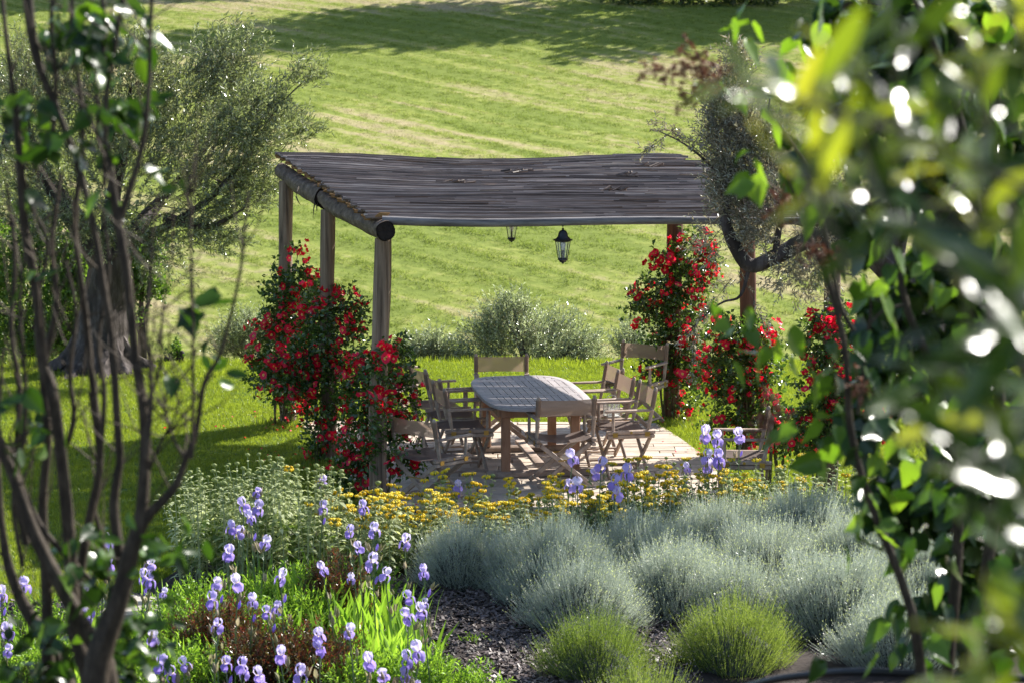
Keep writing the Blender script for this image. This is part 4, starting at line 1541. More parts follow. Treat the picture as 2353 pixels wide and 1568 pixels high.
# ------------------------------------------------------------------ irises
def petal(m, ang, prof, widths, mi, ruff=.004, seed=0):
    """prof: list of (radius, z) along the petal"""
    r = random.Random(seed)
    ca, sa = math.cos(ang), math.sin(ang)
    vs = []
    for i, ((rad, z), w) in enumerate(zip(prof, widths)):
        for j in range(5):
            s = j / 2 - 1
            rr = rad - abs(s) ** 2 * w * .25
            zz = z + ruff * math.sin(s * 5 + i * 2 + seed) * (i / len(prof)) + abs(s) * w * .12
            vs.append((ca * rr - sa * w * s, sa * rr + ca * w * s, zz))
    n = len(prof)
    m.add(vs, [(i * 5 + j, i * 5 + j + 1, (i + 1) * 5 + j + 1, (i + 1) * 5 + j) for i in range(n - 1) for j in range(4)], mi)


def iris_bloom(seed, droopy=0.0):
    r = random.Random(seed)
    m = MB()
    for k in range(3):
        a = k * 2.094 + r.uniform(-.15, .15)
        petal(m, a, [(.004, 0), (.026, .020), (.037, .045), (.030, .068), (.010 + r.uniform(-.004, .006), .080)], [.005, .015, .025 + r.uniform(-.003, .003), .024 + r.uniform(-.006, .002), .008], 0, .010, seed + k)
        b = a + 1.047
        petal(m, b, [(.004, .002), (.024, .012), (.044, .002 - droopy * .01), (.052 - droopy * .012, -.026), (.046 - droopy * .015, -.056)], [.005, .012, .024, .033, .018], 1, .010, seed + k + 5)
        q = [Vector((math.cos(b) * x, math.sin(b) * x, z + .004)) for x, z in ((.006, .006), (.022, .013), (.036, .010))]
        m.tube(q, [.003, .0035, .002], 5, 2)
    m.lathe([(.004, -.035), (.009, -.02), (.008, -.005), (.004, .004)], 7, mi=3)
    return m.mesh('bloom', [M['iris'], M['iris_dark'], M['beard'], M['iris_stem']], True, 60)


def bud_mesh(seed):
    r = random.Random(seed)
    m = MB()
    m.lathe([(.003, 0), (.010, .015), (.011, .032), (.005, .052), (.001, .062)], 7)
    petal(m, r.uniform(0, 6), [(.008, .005), (.020, .02), (.024, .045), (.032, .065)], [.006, .012, .010, .003], 0, .004, seed)
    return m.mesh('bud', [M['spathe']], True, 60)


IB = [iris_bloom(k * 3, k / 4) for k in range(5)]
BUD = [bud_mesh(k) for k in range(3)]
mbd = MB()
mbd.lathe([(.003, 0), (.009, .012), (.011, .03), (.008, .05), (.001, .068)], 8)
CLOSED = mbd.mesh('closed_bud', [M['iris_dark']], True, 60)


def iris(x, y, d, label, group, hh=None, second=.35, sz=1.0):
    top = P(x, y, d)
    g = float(zg(top.x, top.y))
    lx, ly = random.gauss(0, .05), random.gauss(0, .05)
    base = Vector((top.x - lx, top.y - ly, g))
    h = top.z - g - .02
    t = empty('iris', base, 0, label, 'iris', group)
    m = MB()
    pts = [Vector((lx * (k / 5) ** 1.5, ly * (k / 5) ** 1.5, h * k / 5)) for k in range(6)]
    m.tube(pts, [.0055 - .0003 * k for k in range(6)], 6)
    side = []
    for k in range(random.choice([2, 2, 3, 4])):
        f = random.uniform(.5, .94)
        b0 = Vector((lx * f ** 1.5, ly * f ** 1.5, h * f))
        a = random.uniform(0, 6.28)
        e = b0 + Vector((math.cos(a) * .035, math.sin(a) * .035, .05))
        m.tube([b0, (b0 + e) / 2 + Vector((math.cos(a) * .012, math.sin(a) * .012, -.004)), e], .003, 5)
        side.append(e)
    m.obj('stem', M['iris_stem'], t)
    link('bloom', random.choice(IB), t, pts[-1] + Vector((0, 0, .03)), (random.gauss(0, .22), random.gauss(0, .22), random.uniform(0, 6.28)), (sz, sz * random.uniform(.85, 1.15), sz * random.uniform(.8, 1.15)))
    for e in side:
        if random.random() < second:
            link('bloom', random.choice(IB), t, e + Vector((0, 0, .02)), (random.gauss(0, .3), random.gauss(0, .3), random.uniform(0, 6.28)), sz * random.uniform(.7, .95))
        else:
            link('bud', random.choice(BUD), t, e, (random.gauss(0, .2), random.gauss(0, .2), random.uniform(0, 6.28)), random.uniform(.7, 1.1))
    if random.random() < .3:
        link('bud', CLOSED, t, pts[-2] + Vector((.012, .0, .02)), (.2, .25, 0), .9)
    return base


LEFTI = [(247, 1250), (250, 1302), (345, 1300), (345, 1338), (185, 1325), (210, 1362), (185, 1402), (5, 1370), (18, 1455), (18, 1500), (55, 1350), (330, 1330), (352, 1470), (590, 1135), (560, 1165), (592, 1172), (575, 1192),
         (740, 1110), (742, 1170), (530, 1215), (550, 1228), (835, 1170), (610, 1250), (525, 1275), (803, 1225), (860, 1222), (930, 1250), (825, 1262), (742, 1310), (645, 1330), (855, 1295), (885, 1325), (973, 1318),
         (498, 1345), (545, 1345), (487, 1385), (580, 1385), (612, 1412), (940, 1378), (968, 1408), (937, 1420), (500, 1442), (733, 1465), (803, 1455), (848, 1525), (520, 1530), (555, 1535), (645, 1510),
         (935, 1520), (960, 1503), (930, 1556), (690, 1555), (425, 1530), (370, 1532), (595, 1556), (880, 1556), (395, 1555), (240, 1555), (1052, 1120)]
fans = []
LABELS = ['iris behind the left dark stems, highest of those near the edging stones',
          'iris just below the highest one near the edging stones',
          'upper of two irises seen right of the forked dark stem',
          'lower of two irises seen right of the forked dark stem',
          'small iris highest and leftmost of those over the edging stones',
          'iris between the dark stems just above the edging stones',
          'big iris standing right in front of the edging stones',
          'iris at the left picture edge level with the edging stones',
          'upper of two irises low at the left picture edge',
          'lower of two irises low at the left picture edge',
          'iris half covered by the leftmost thick dark stem',
          'iris seen through leaves beside the right dark stem, above the green plants',
          'lone iris low between the right dark stem and the bronze shrub',
          'topmost iris of the crowded clump before the grey green phlomis',
          'leftmost iris of the crowded clump before the grey green phlomis',
          'right hand iris of the crowded clump, just under its topmost bloom',
          'lowest iris of the crowded clump before the grey green phlomis',
          'tallest iris of the two in line with the near left post foot',
          'iris just below the tallest one left of the near left post foot',
          'upper of two irises below the left side of the crowded clump',
          'lower of two irises below the left side of the crowded clump',
          'iris standing nearest the foot of the near left post',
          'single iris straight below the crowded clump at the foot of the phlomis',
          'iris at the left foot of the phlomis above the green patch',
          'left one of two irises below the near left post',
          'right one of two irises below the near left post',
          'iris rightmost of the upper rows, over the first silver mound',
          'short iris tucked between the pair below the near left post',
          'iris right above the dark red leaved shrub',
          'single iris left of the dark red leaved shrub',
          'iris above the iris leaf band right of the dark red shrub',
          'broad open iris right of the dark red leaved shrub',
          'iris standing against the first silver mound',
          'left one of the side by side irises in the middle of the bed',
          'right one of the side by side irises in the middle of the bed',
          'iris just below the side by side pair in the middle of the bed',
          'iris over the right end of the reddish brown shrub',
          'iris below the one over the right end of the reddish brown shrub',
          'iris among the long leaves, uppermost by the mulch',
          'iris farthest right at the edge of the open mulch',
          'iris among the long leaves, just left of the one farthest over the mulch',
          'iris in front of the reddish brown shrub',
          'iris over the left part of the wide bronze shrub',
          'iris over the right part of the wide bronze shrub',
          'large iris low beside the long leaves near the bottom edge',
          'iris low at the left foot of the reddish brown shrub',
          'iris low just right of the one at the foot of the reddish brown shrub',
          'iris low in front of the wide bronze shrub',
          'left one of the two lowest irises beside the mulch',
          'right one of the two lowest irises beside the mulch',
          'iris at the bottom edge just under the two lowest beside the mulch',
          'iris at the bottom edge in front of the wide bronze shrub',
          'iris at the bottom edge right of the dark stem foot',
          'iris at the bottom edge nearest the dark stem foot',
          'iris at the bottom edge between the bronze shrubs',
          'iris at the bottom edge under the long leaves',
          'iris cut by the bottom edge beside the leftmost green plants',
          'iris cut by the bottom edge behind the dark stem foot',
          'lone iris in front of the patio below the front left chair']
for (x, y), lab in zip(LEFTI, LABELS):
    want = random.uniform(.62, .84) if y < 1480 else .66
    d = min(17.0, max(12.2, (4 - want) * FPX / (y - 115)))
    if x == 1052: d = 17.9
    b = iris(x, y, d, lab, 'lavender blue irises in the left bed', second=.06, sz=random.uniform(.66, .88))
    if d < 16.6 and x != 1052: fans.append((b.x, b.y))
for k, (x, y, d, lab) in enumerate([(1315, 1055, 17.1, 'deeper violet iris rising in front of the chair at the near table end'), (1380, 1072, 17.0, 'iris just right of the deeper violet one before the table'), (1440, 1090, 16.9, 'rightmost iris of those standing in front of the dining set'),
                                    (1326, 1117, 16.6, 'iris low among the yellow flowers below the near table end'), (1410, 1113, 16.7, 'lower iris between the yellow flowers below the right chairs'),
                                    (1620, 1002, 18.3, 'leftmost tall iris beside the right lone chair'), (1648, 1012, 18.1, 'second tall iris left of the right lone chair'), (1698, 1005, 18.2, 'tall pale iris in front of the armrests of the right lone chair'),
                                    (1625, 1054, 18.0, 'lower iris at the left of the right lone chair'), (1651, 1058, 17.8, 'lower iris nearest the seat of the right lone chair'), (1578, 1078, 17.9, 'small iris bud among yellow flowers left of the right lone chair'), (1975, 1003, 18.3, 'iris seen between the leaves at the far right')]):
    iris(x, y, d, lab, 'irises in front of the patio', second=.25, sz=1.05 if k < 10 else .8)


# sword leaves of the irises
def fan(x, y, n, h, label='fan of upright sword shaped iris leaves', group='iris leaf fans in the left bed'):
    g = float(zg(x, y))
    a = rng.uniform(0, 6.28)
    base = np.stack([rng.normal(size=n) * .05, rng.normal(size=n) * .05, np.zeros(n)], -1)
    sp = rng.normal(size=n) * .38
    d = np.stack([np.cos(a) * sp + rng.normal(size=n) * .1, np.sin(a) * sp + rng.normal(size=n) * .1, np.ones(n)], -1)
    nr = np.stack([np.full(n, -math.sin(a)), np.full(n, math.cos(a)), np.zeros(n)], -1) + rng.normal(size=(n, 3)) * .3
    tv = np.array([(-.35, 0, 0), (.35, 0, 0), (-.5, .35, .02), (.5, .35, .02), (-.42, .7, .07), (.42, .7, .07), (0, 1, .17)])
    tf_ = np.array([(0, 1, 3), (0, 3, 2), (2, 3, 5), (2, 5, 4), (4, 5, 6)])
    V, F = leaves(base, d, nr, h * rng.uniform(.6, 1.1, n), .030, (tv, tf_))
    o = link('iris_leaves', npmesh('iris_leaves', V, F, M['sword']), None, (x, y, g))
    tag(o, label, 'iris leaves', group)


for x, y in fans:
    fan(x, y, 6, .34)
for k in range(30):     # thick band of leaves toward the mulch
    q = G(random.uniform(820, 990), random.uniform(1440, 1640), 0)
    fan(q.x, q.y, 8, .44, 'fan of long bright iris leaves beside the open mulch', 'iris leaf fans beside the mulch')
for k in range(16):
    q = G(random.uniform(620, 780), random.uniform(1400, 1480), 0)
    fan(q.x, q.y, 7, .42)


# ------------------------------------------------------------------ phlomis
def head_mesh(seed, flowers=True):
    r = random.Random(seed)
    m = MB()
    m.lathe([(.0, -.012), (.013, -.010), (.019, .0), (.016, .010), (.006, .016), (0, .016)], 9, mi=0)
    for k in range(14):
        a = k / 14 * 6.283
        c = Vector((math.cos(a) * .017, math.sin(a) * .017, .004))
        e = c + Vector((math.cos(a) * .007, math.sin(a) * .007, .010))
        m.add([c + Vector((0, 0, -.006)), c + Vector((-math.sin(a) * .004, math.cos(a) * .004, 0)), e], [(0, 1, 2)], 0)
    if flowers:
        for k in range(11):
            a = k / 11 * 6.283 + r.uniform(-.15, .15)
            if r.random() < .15: continue
            ca, sa = math.cos(a), math.sin(a)
            c = Vector((ca * .016, sa * .016, .006))
            o_ = .016 + r.uniform(-.003, .004)
            pts = [c, c + Vector((ca * o_ * .6, sa * o_ * .6, .009)), c + Vector((ca * o_ * 1.1, sa * o_ * 1.1, .004)), c + Vector((ca * o_, sa * o_, -.007))]
            m.tube(pts, [.0035, .0062, .0068, .003], 6, 1)
    return m.mesh('flower_head', [M['calyx'], M['yellow']], True, 70)


HEADS = [head_mesh(k) for k in range(4)]
BALLS = [head_mesh(k + 9, False) for k in range(2)]


def phlomis(label, x0, x1, n, d0, d1, h0, h1, yellow, leafmat, group=None, whorls=2, xform=None):
    """one clump: erect stems, paired drooping leaves, whorled heads each a piece"""
    base = Vector(((P(x0, 900, d0).x + P(x1, 900, d0).x) / 2, (d0 + d1) / 2, 0))
    t = empty('phlomis', base, 0, label, 'flowering plant', group)
    ms = MB()
    LB, LD, LL, LN = [], [], [], []
    for k in range(n):
        d = random.uniform(d0, d1)
        x = P(random.uniform(x0, x1), 900, d).x
        h = random.uniform(h0, h1)
        b = Vector((x, d, 0)) - base
        c = Vector((0, 0, 0))
        lean = Vector(((b.x) * .18 + random.gauss(0, .04), random.gauss(0, .05), 0))
        pt = lambda u: b + lean * u * u + Vector((0, 0, h * u))
        ms.tube([pt(0), pt(.35), pt(.7), pt(1)], [.0045, .004, .0035, .0025], 4)
        z = .12
        while z < .99:
            p = pt(z)
            a = random.uniform(0, 6.28)
            for s in (0, math.pi):
                LB.append(p)
                LD.append((math.cos(a + s), math.sin(a + s), random.uniform(-.35, .25) + (.2 if z > .9 else 0)))
                LL.append((.085 if z < .75 else .055) * random.uniform(.7, 1.15))
                LN.append((random.gauss(0, .2), random.gauss(0, .2), 1))
            z += .085 if z < .7 else .075
        for w in range(whorls):
            u = 1 - w * .13
            fl = random.random() < yellow * (1 if w == 0 else .8)
            if w > 0 and random.random() < .35: continue
            s = random.uniform(.8, 1.25)
            link('flower_head' if fl else 'seed_ball', random.choice(HEADS if fl else BALLS), t, pt(u), (random.gauss(0, .15), random.gauss(0, .15), random.uniform(0, 6.28)), s * (1 if w == 0 else .85))
    ms.obj('stems', M['phl_stem'], t)['kind'] = 'stuff'
    V, F = leaves(np.array([tuple(v) for v in LB]), np.array(LD), np.array(LN), np.array(LL), np.array(LL) * .34, T_LONG)
    link('foliage', npmesh('foliage', V, F, M[leafmat]), t)
    # dense lower leaves
    m_ = n * 8
    dd = rng.uniform(d0 + .05, d1 + .05, m_)
    xx = (rng.uniform(x0, x1, m_) - CX) / FPX * dd
    zz = rng.uniform(.05, h0 * .75, m_)
    V, F = leaves(np.stack([xx, dd, zz], -1) - np.array(tuple(base)), rdir(m_, .1), rdir(m_, 1), .075 * rng.uniform(.6, 1.2, m_), .03, T_LONG)
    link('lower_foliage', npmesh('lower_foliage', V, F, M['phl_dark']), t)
    return t


phlomis('grey green phlomis without flowers at the left end of the row', 400, 540, 46, 16.3, 17.0, .60, .80, .0, 'phl')
phlomis('tall grey green phlomis in bud behind the topmost irises', 520, 660, 56, 16.3, 17.2, .66, .88, .0, 'phl')
phlomis('grey green phlomis in bud left of the near left post', 640, 770, 50, 16.3, 17.2, .62, .84, .06, 'phl')
phlomis('phlomis with a few yellow heads at the foot of the near left post', 760, 900, 50, 16.4, 17.3, .46, .62, .5, 'phl')
phlomis('yellow phlomis in front of the low front left chair', 880, 1030, 50, 16.6, 17.6, .32, .60, .78, 'phl')
phlomis('yellow phlomis in front of the table foot', 1010, 1160, 50, 16.6, 17.8, .32, .60, .855, 'phl')
phlomis('yellow phlomis below the chair at the near table end', 1140, 1290, 50, 16.8, 17.9, .32, .60, .78, 'phl')
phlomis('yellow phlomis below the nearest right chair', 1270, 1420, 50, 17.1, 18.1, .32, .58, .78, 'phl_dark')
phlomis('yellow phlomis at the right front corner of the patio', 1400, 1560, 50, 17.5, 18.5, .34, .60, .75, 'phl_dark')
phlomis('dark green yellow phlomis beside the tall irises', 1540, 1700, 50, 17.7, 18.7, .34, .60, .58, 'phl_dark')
phlomis('green phlomis mostly in bud in front of the right lone chair', 1680, 1850, 44, 17.6, 18.5, .40, .60, .25, 'phl')
phlomis('phlomis in bud farthest right behind the silver mounds', 1830, 2060, 44, 17.6, 18.5, .42, .62, .15, 'phl')


# ------------------------------------------------------------------ mounds of silver and lavender
def mound(name, label, cat, cxp, cyp, d, rx, ry, h, n, mat, sl=.145, leafy=9, group=None, core='silver_core', tip=None, wid=.0034, up=.55, ll=.020):
    """a domed plant of thousands of fine upright shoots set with needle leaves"""
    c = P(cxp, cyp, d)
    t = empty(name, (c.x, d, float(zg(c.x, d))), 0, label, cat, group)
    a = rng.uniform(0, 2 * np.pi, n)
    e = np.arccos(rng.uniform(.0, 1, n))
    ux = np.stack([np.sin(e) * np.cos(a), np.sin(e) * np.sin(a), np.cos(e)], -1)
    lump = 1 + (.13 if mat == 'silver' else .22) * np.sin(a * 3 + cxp) * np.sin(e * 2 + cxp * .3) + .12 * np.sin(a * 4 + e * 5 + cxp) + .08 * np.sin(a * 9 + e * 7)
    R = np.array([rx, ry, h])
    s0 = rng.uniform(.70, 1.0, n)
    base = ux * R * (lump * s0)[:, None] * .84
    base[:, 2] = np.maximum(base[:, 2], .02)
    dr = unit(ux * .75 + rng.normal(size=(n, 3)) * .16 + np.array([0.02, 0, up]))
    L = sl * rng.uniform(.5, 1.2, n) * np.where(rng.uniform(size=n) < .06, 1.5, 1)
    st = leaves(base, dr, rdir(n), L, wid, T_TRI)
    tt = (np.arange(leafy) + .5) / leafy
    b2 = base[:, None] + dr[:, None] * (tt[None, :, None] * L[:, None, None])
    d2 = dr[:, None] * 1.0 + rng.normal(size=(n, leafy, 3)) * .42
    sz = ll * (1.15 - .5 * tt)[None] * rng.uniform(.7, 1.3, (n, leafy))
    lv = leaves(b2.reshape(-1, 3), d2.reshape(-1, 3), rdir(n * leafy), sz.reshape(-1), .0036, T_TRI)
    V, F = join(st, lv)
    link('shoots', npmesh('shoots', V, F, M[mat]), t)['kind'] = 'stuff'
    if tip:
        k = rng.uniform(size=n) < .5
        q = base[k] + dr[k] * L[k][:, None]
        V, F = leaves(q, dr[k], rdir(int(k.sum())), .012, .006, T_LEAF)
        link('buds', npmesh('buds', V, F, M[tip]), t)['kind'] = 'stuff'
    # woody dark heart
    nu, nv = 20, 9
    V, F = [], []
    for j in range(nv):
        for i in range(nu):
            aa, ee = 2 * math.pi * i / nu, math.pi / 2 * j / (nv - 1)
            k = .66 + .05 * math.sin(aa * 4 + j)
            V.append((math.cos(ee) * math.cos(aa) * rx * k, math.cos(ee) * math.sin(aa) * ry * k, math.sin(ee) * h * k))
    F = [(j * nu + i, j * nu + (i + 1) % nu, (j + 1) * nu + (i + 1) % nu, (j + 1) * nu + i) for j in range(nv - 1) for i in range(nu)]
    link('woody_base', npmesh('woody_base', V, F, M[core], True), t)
    return t


SG = 'silver grey shrubs in the right bed'
SM = [  # picture x, depth, half width, half depth, height, label
    (1060, 16.35, .36, .38, .50, 'silver grey mound nearest the irises at the left end'),
    (1175, 16.1, .22, .28, .44, 'narrow dark sided silver mound between two larger ones'),
    (1280, 15.9, .48, .55, .58, 'broad silver grey mound behind the middle front one'),
    (1345, 15.1, .42, .40, .46, 'silver mound in front beside the open mulch'),
    (1480, 16.5, .50, .50, .56, 'silver grey mound behind, under the yellow flowers'),
    (1560, 15.6, .46, .48, .52, 'silver mound between the two lavenders and the back row'),
    (1660, 17.1, .50, .42, .52, 'silver mound at the back with a brown bare hollow'),
    (1760, 16.3, .52, .50, .55, 'large silver mound in the middle of the right bed'),
    (1850, 17.2, .55, .45, .55, 'silver mound at the back right before the lone chair'),
    (1700, 15.2, .36, .36, .46, 'silver mound just behind the right lavender'),
    (1930, 15.1, .56, .52, .56, 'large silver mound in front right beside the foreground leaves'),
    (2000, 16.4, .50, .50, .58, 'silver mound at the right behind the large front one'),
    (2140, 15.6, .50, .50, .58, 'silver mound farthest right seen through the leaves'),
    (2080, 14.2, .45, .40, .42, 'low silver mound at the right near the black pipe'),
]
for x, d, rx, ry, h, lab in SM:
    mound('silver_shrub', lab, 'shrub', x, 1200, d, rx * 1.12, ry * 1.08, h * random.uniform(.9, 1.08), int(4600 * rx * ry / .2), 'silver', group=SG, tip='phl', up=.72)
mound('lavender_bush', 'bright green lavender at the bottom centre', 'lavender', 1370, 1300, 13.9, .36, .32, .35, 2300, 'lav2', .19, 5, 'lavender bushes at the bottom', tip='lavbud', up=.75, ll=.026)
mound('lavender_bush', 'widest bright green lavender at the bottom right', 'lavender', 1690, 1300, 14.1, .42, .36, .42, 2900, 'lav', .18, 5, 'lavender bushes at the bottom', tip='lavbud', up=.75, ll=.026)
mound('lavender_bush', 'yellowish lavender cut off by the bottom edge between the two others', 'lavender', 1480, 1300, 12.7, .34, .25, .34, 1700, 'lav', .17, 5, 'lavender bushes at the bottom', tip='lavbud', up=.8, ll=.024)


# ------------------------------------------------------------------ low shrubs of the left bed
def low_shrub(name, label, mat, spots, n, K, L, W, h, cat='shrub', group=None, up=.9, tl=.16, fwd=.75):
    bs = []
    for x, y, rx, ry in spots:
        p = G(x, y, 0)
        bs.append((Vector((p.x, p.y, float(zg(p.x, p.y)) + h * .45)), (rx, ry, h * .55), rx * ry * 10))
    b0 = bs[0][0].copy()
    b0.z = float(zg(b0.x, b0.y))
    t = empty(name, b0, 0, label, cat, group)
    p, u, k = blobpts(bs, n)
    d = u * .6 + rng.normal(size=p.shape) * .25 + np.array([0, 0, up])
    (V, F), (TV, TF) = spray(p - np.array(tuple(b0)), d, tl * rng.uniform(.6, 1.2, n), K, L, W, fwd, 0, T_LEAF, .0016)
    link('foliage', npmesh('foliage', V, F, M[mat]), t)
    A = p - np.array(tuple(b0))
    B = A.copy(); B[:, 2] = 0; B[:, :2] *= .8
    kk = rng.uniform(size=n) < .35
    TV, TF = join((TV, TF), ribs(B[kk], A[kk], .003, .0018))
    link('twigs', npmesh('twigs', TV, TF, M['cane']), t)['kind'] = 'stuff'


low_shrub('bronze_shrub', 'dark red leaved shrub beside the upper iris leaves', 'bronze', [(775, 1440, .22, .2)], 340, 11, .032, .008, .42)
low_shrub('bronze_shrub', 'reddish brown leaved shrub at the left among the irises', 'bronze', [(480, 1545, .26, .22), (540, 1530, .2, .2)], 480, 11, .032, .008, .36)
low_shrub('bronze_shrub', 'wide bronze and green shrub low in the left bed', 'bronze', [(650, 1590, .38, .25), (740, 1610, .3, .25), (590, 1600, .25, .2)], 760, 11, .032, .008, .36)
for lab, sp, n in (('bright green leafy patch below the phlomis on the left', [(480, 1440, .35, .2), (580, 1440, .35, .2)], 620),
                   ('bright green leafy patch in the middle of the iris bed', [(660, 1470, .35, .22), (560, 1500, .3, .2)], 560),
                   ('bright green leafy patch beside the irises under the near post', [(820, 1400, .28, .2), (720, 1400, .28, .2)], 420),
                   ('bright green leafy plants at the bottom edge beside the mulch', [(1010, 1640, .28, .18), (940, 1620, .25, .2), (850, 1640, .3, .2)], 620),
                   ('green leafy patch at the bottom left under the dark stems', [(330, 1560, .35, .25), (420, 1610, .35, .25)], 620),
                   ('small green seedlings sprouting at the bottom of the open mulch', [(1110, 1650, .14, .12)], 70),
                   ('green leafy patch left of the wide bronze shrub', [(420, 1500, .3, .2)], 320)):
    low_shrub('green_plant', lab, 'green_low', sp, n, 9, .036, .011, .26, 'plant', tl=.14)
for lab, sp, n in (('green leafy plants at the bottom left corner under the dark stems', [(60, 1600, .4, .25), (160, 1590, .35, .25), (240, 1620, .3, .2)], 620),
                   ('sparse green plants behind the leftmost irises', [(40, 1500, .4, .15), (150, 1480, .3, .12)], 260)):
    low_shrub('green_plant', lab, 'green_low', sp, n, 9, .036, .011, .26, 'plant', tl=.14)
for k in range(16):
    q = G(random.uniform(0, 400), random.uniform(1480, 1640), 0)
    fan(q.x, q.y, 7, .36, 'fan of iris leaves at the lower left behind the dark stems', 'iris leaf fans at the lower left')
for k in range(26):
    q = G(random.uniform(330, 800), random.uniform(1400, 1600), 0)
    fan(q.x, q.y, 5, .40)
low_shrub('weed', 'small weeds on the open mulch', 'green_low', [(1010, 1500, .1, .05), (1090, 1480, .12, .06), (1030, 1530, .06, .04)], 60, 4, .02, .008, .05, 'weed', tl=.04)

# ------------------------------------------------------------------ foreground shrub at the left: dark stems, few big leaves
def big_leaf(kind, seed):
    """a curved leaf one unit long along +Y; heart-shaped or lance-shaped"""
    r = random.Random(seed)
    if kind in ('heart', 'bright'):
        prof = [(0, .02), (-.02, .26), (.12, .36), (.3, .37), (.5, .29), (.72, .16), (.9, .05), (1.0, .004)]
    elif kind == 'oval':
        prof = [(0, .01), (.1, .13), (.28, .23), (.5, .25), (.72, .18), (.9, .07), (1.0, .004)]
    else:
        prof = [(0, .012), (.12, .05), (.3, .10), (.5, .125), (.7, .10), (.88, .05), (1.0, .004)]
    bend, twist, fold = r.uniform(-.25, .35), r.uniform(-.5, .5), r.uniform(.15, .5)
    V = []
    for y, w in prof:
        for s in (-1, -.5, 0, .5, 1):
            a = twist * y
            x, z = w * s, fold * abs(s) * w - bend * y * y + .02 * math.sin(y * 14 + s * 3)
            yy = y - (.10 if (kind in ('heart', 'bright') and y <= 0 and s) else 0)
            V.append((x * math.cos(a) - z * math.sin(a), yy, x * math.sin(a) + z * math.cos(a)))
    F = [(i * 5 + j, i * 5 + j + 1, (i + 1) * 5 + j + 1, (i + 1) * 5 + j) for i in range(len(prof) - 1) for j in range(4)]
    return npmesh('leaf', V, F, M[{'lance': 'fg_olean', 'bright_lance': 'fg_bright_lance', 'bright': 'fg_bright'}.get(kind, 'fg_leaf')], True)


HEART = [big_leaf('heart', k) for k in range(5)]
OVAL = [big_leaf('oval', k) for k in range(4)]
LANCE = [big_leaf('lance', k) for k in range(5)]
BRIGHT = [big_leaf('bright', k) for k in range(5)]
BRIGHT_LANCE = [big_leaf('bright_lance', k) for k in range(5)]


def put_leaf(t, meshes, p, d, up, L, name='leaf'):
    y = Vector(d).normalized()
    x = y.cross(Vector(up)).normalized()
    z = x.cross(y)
    R = Matrix((x, y, z)).transposed().to_euler()
    return link(name, random.choice(meshes), t, Vector(p) - t.location, R, L)


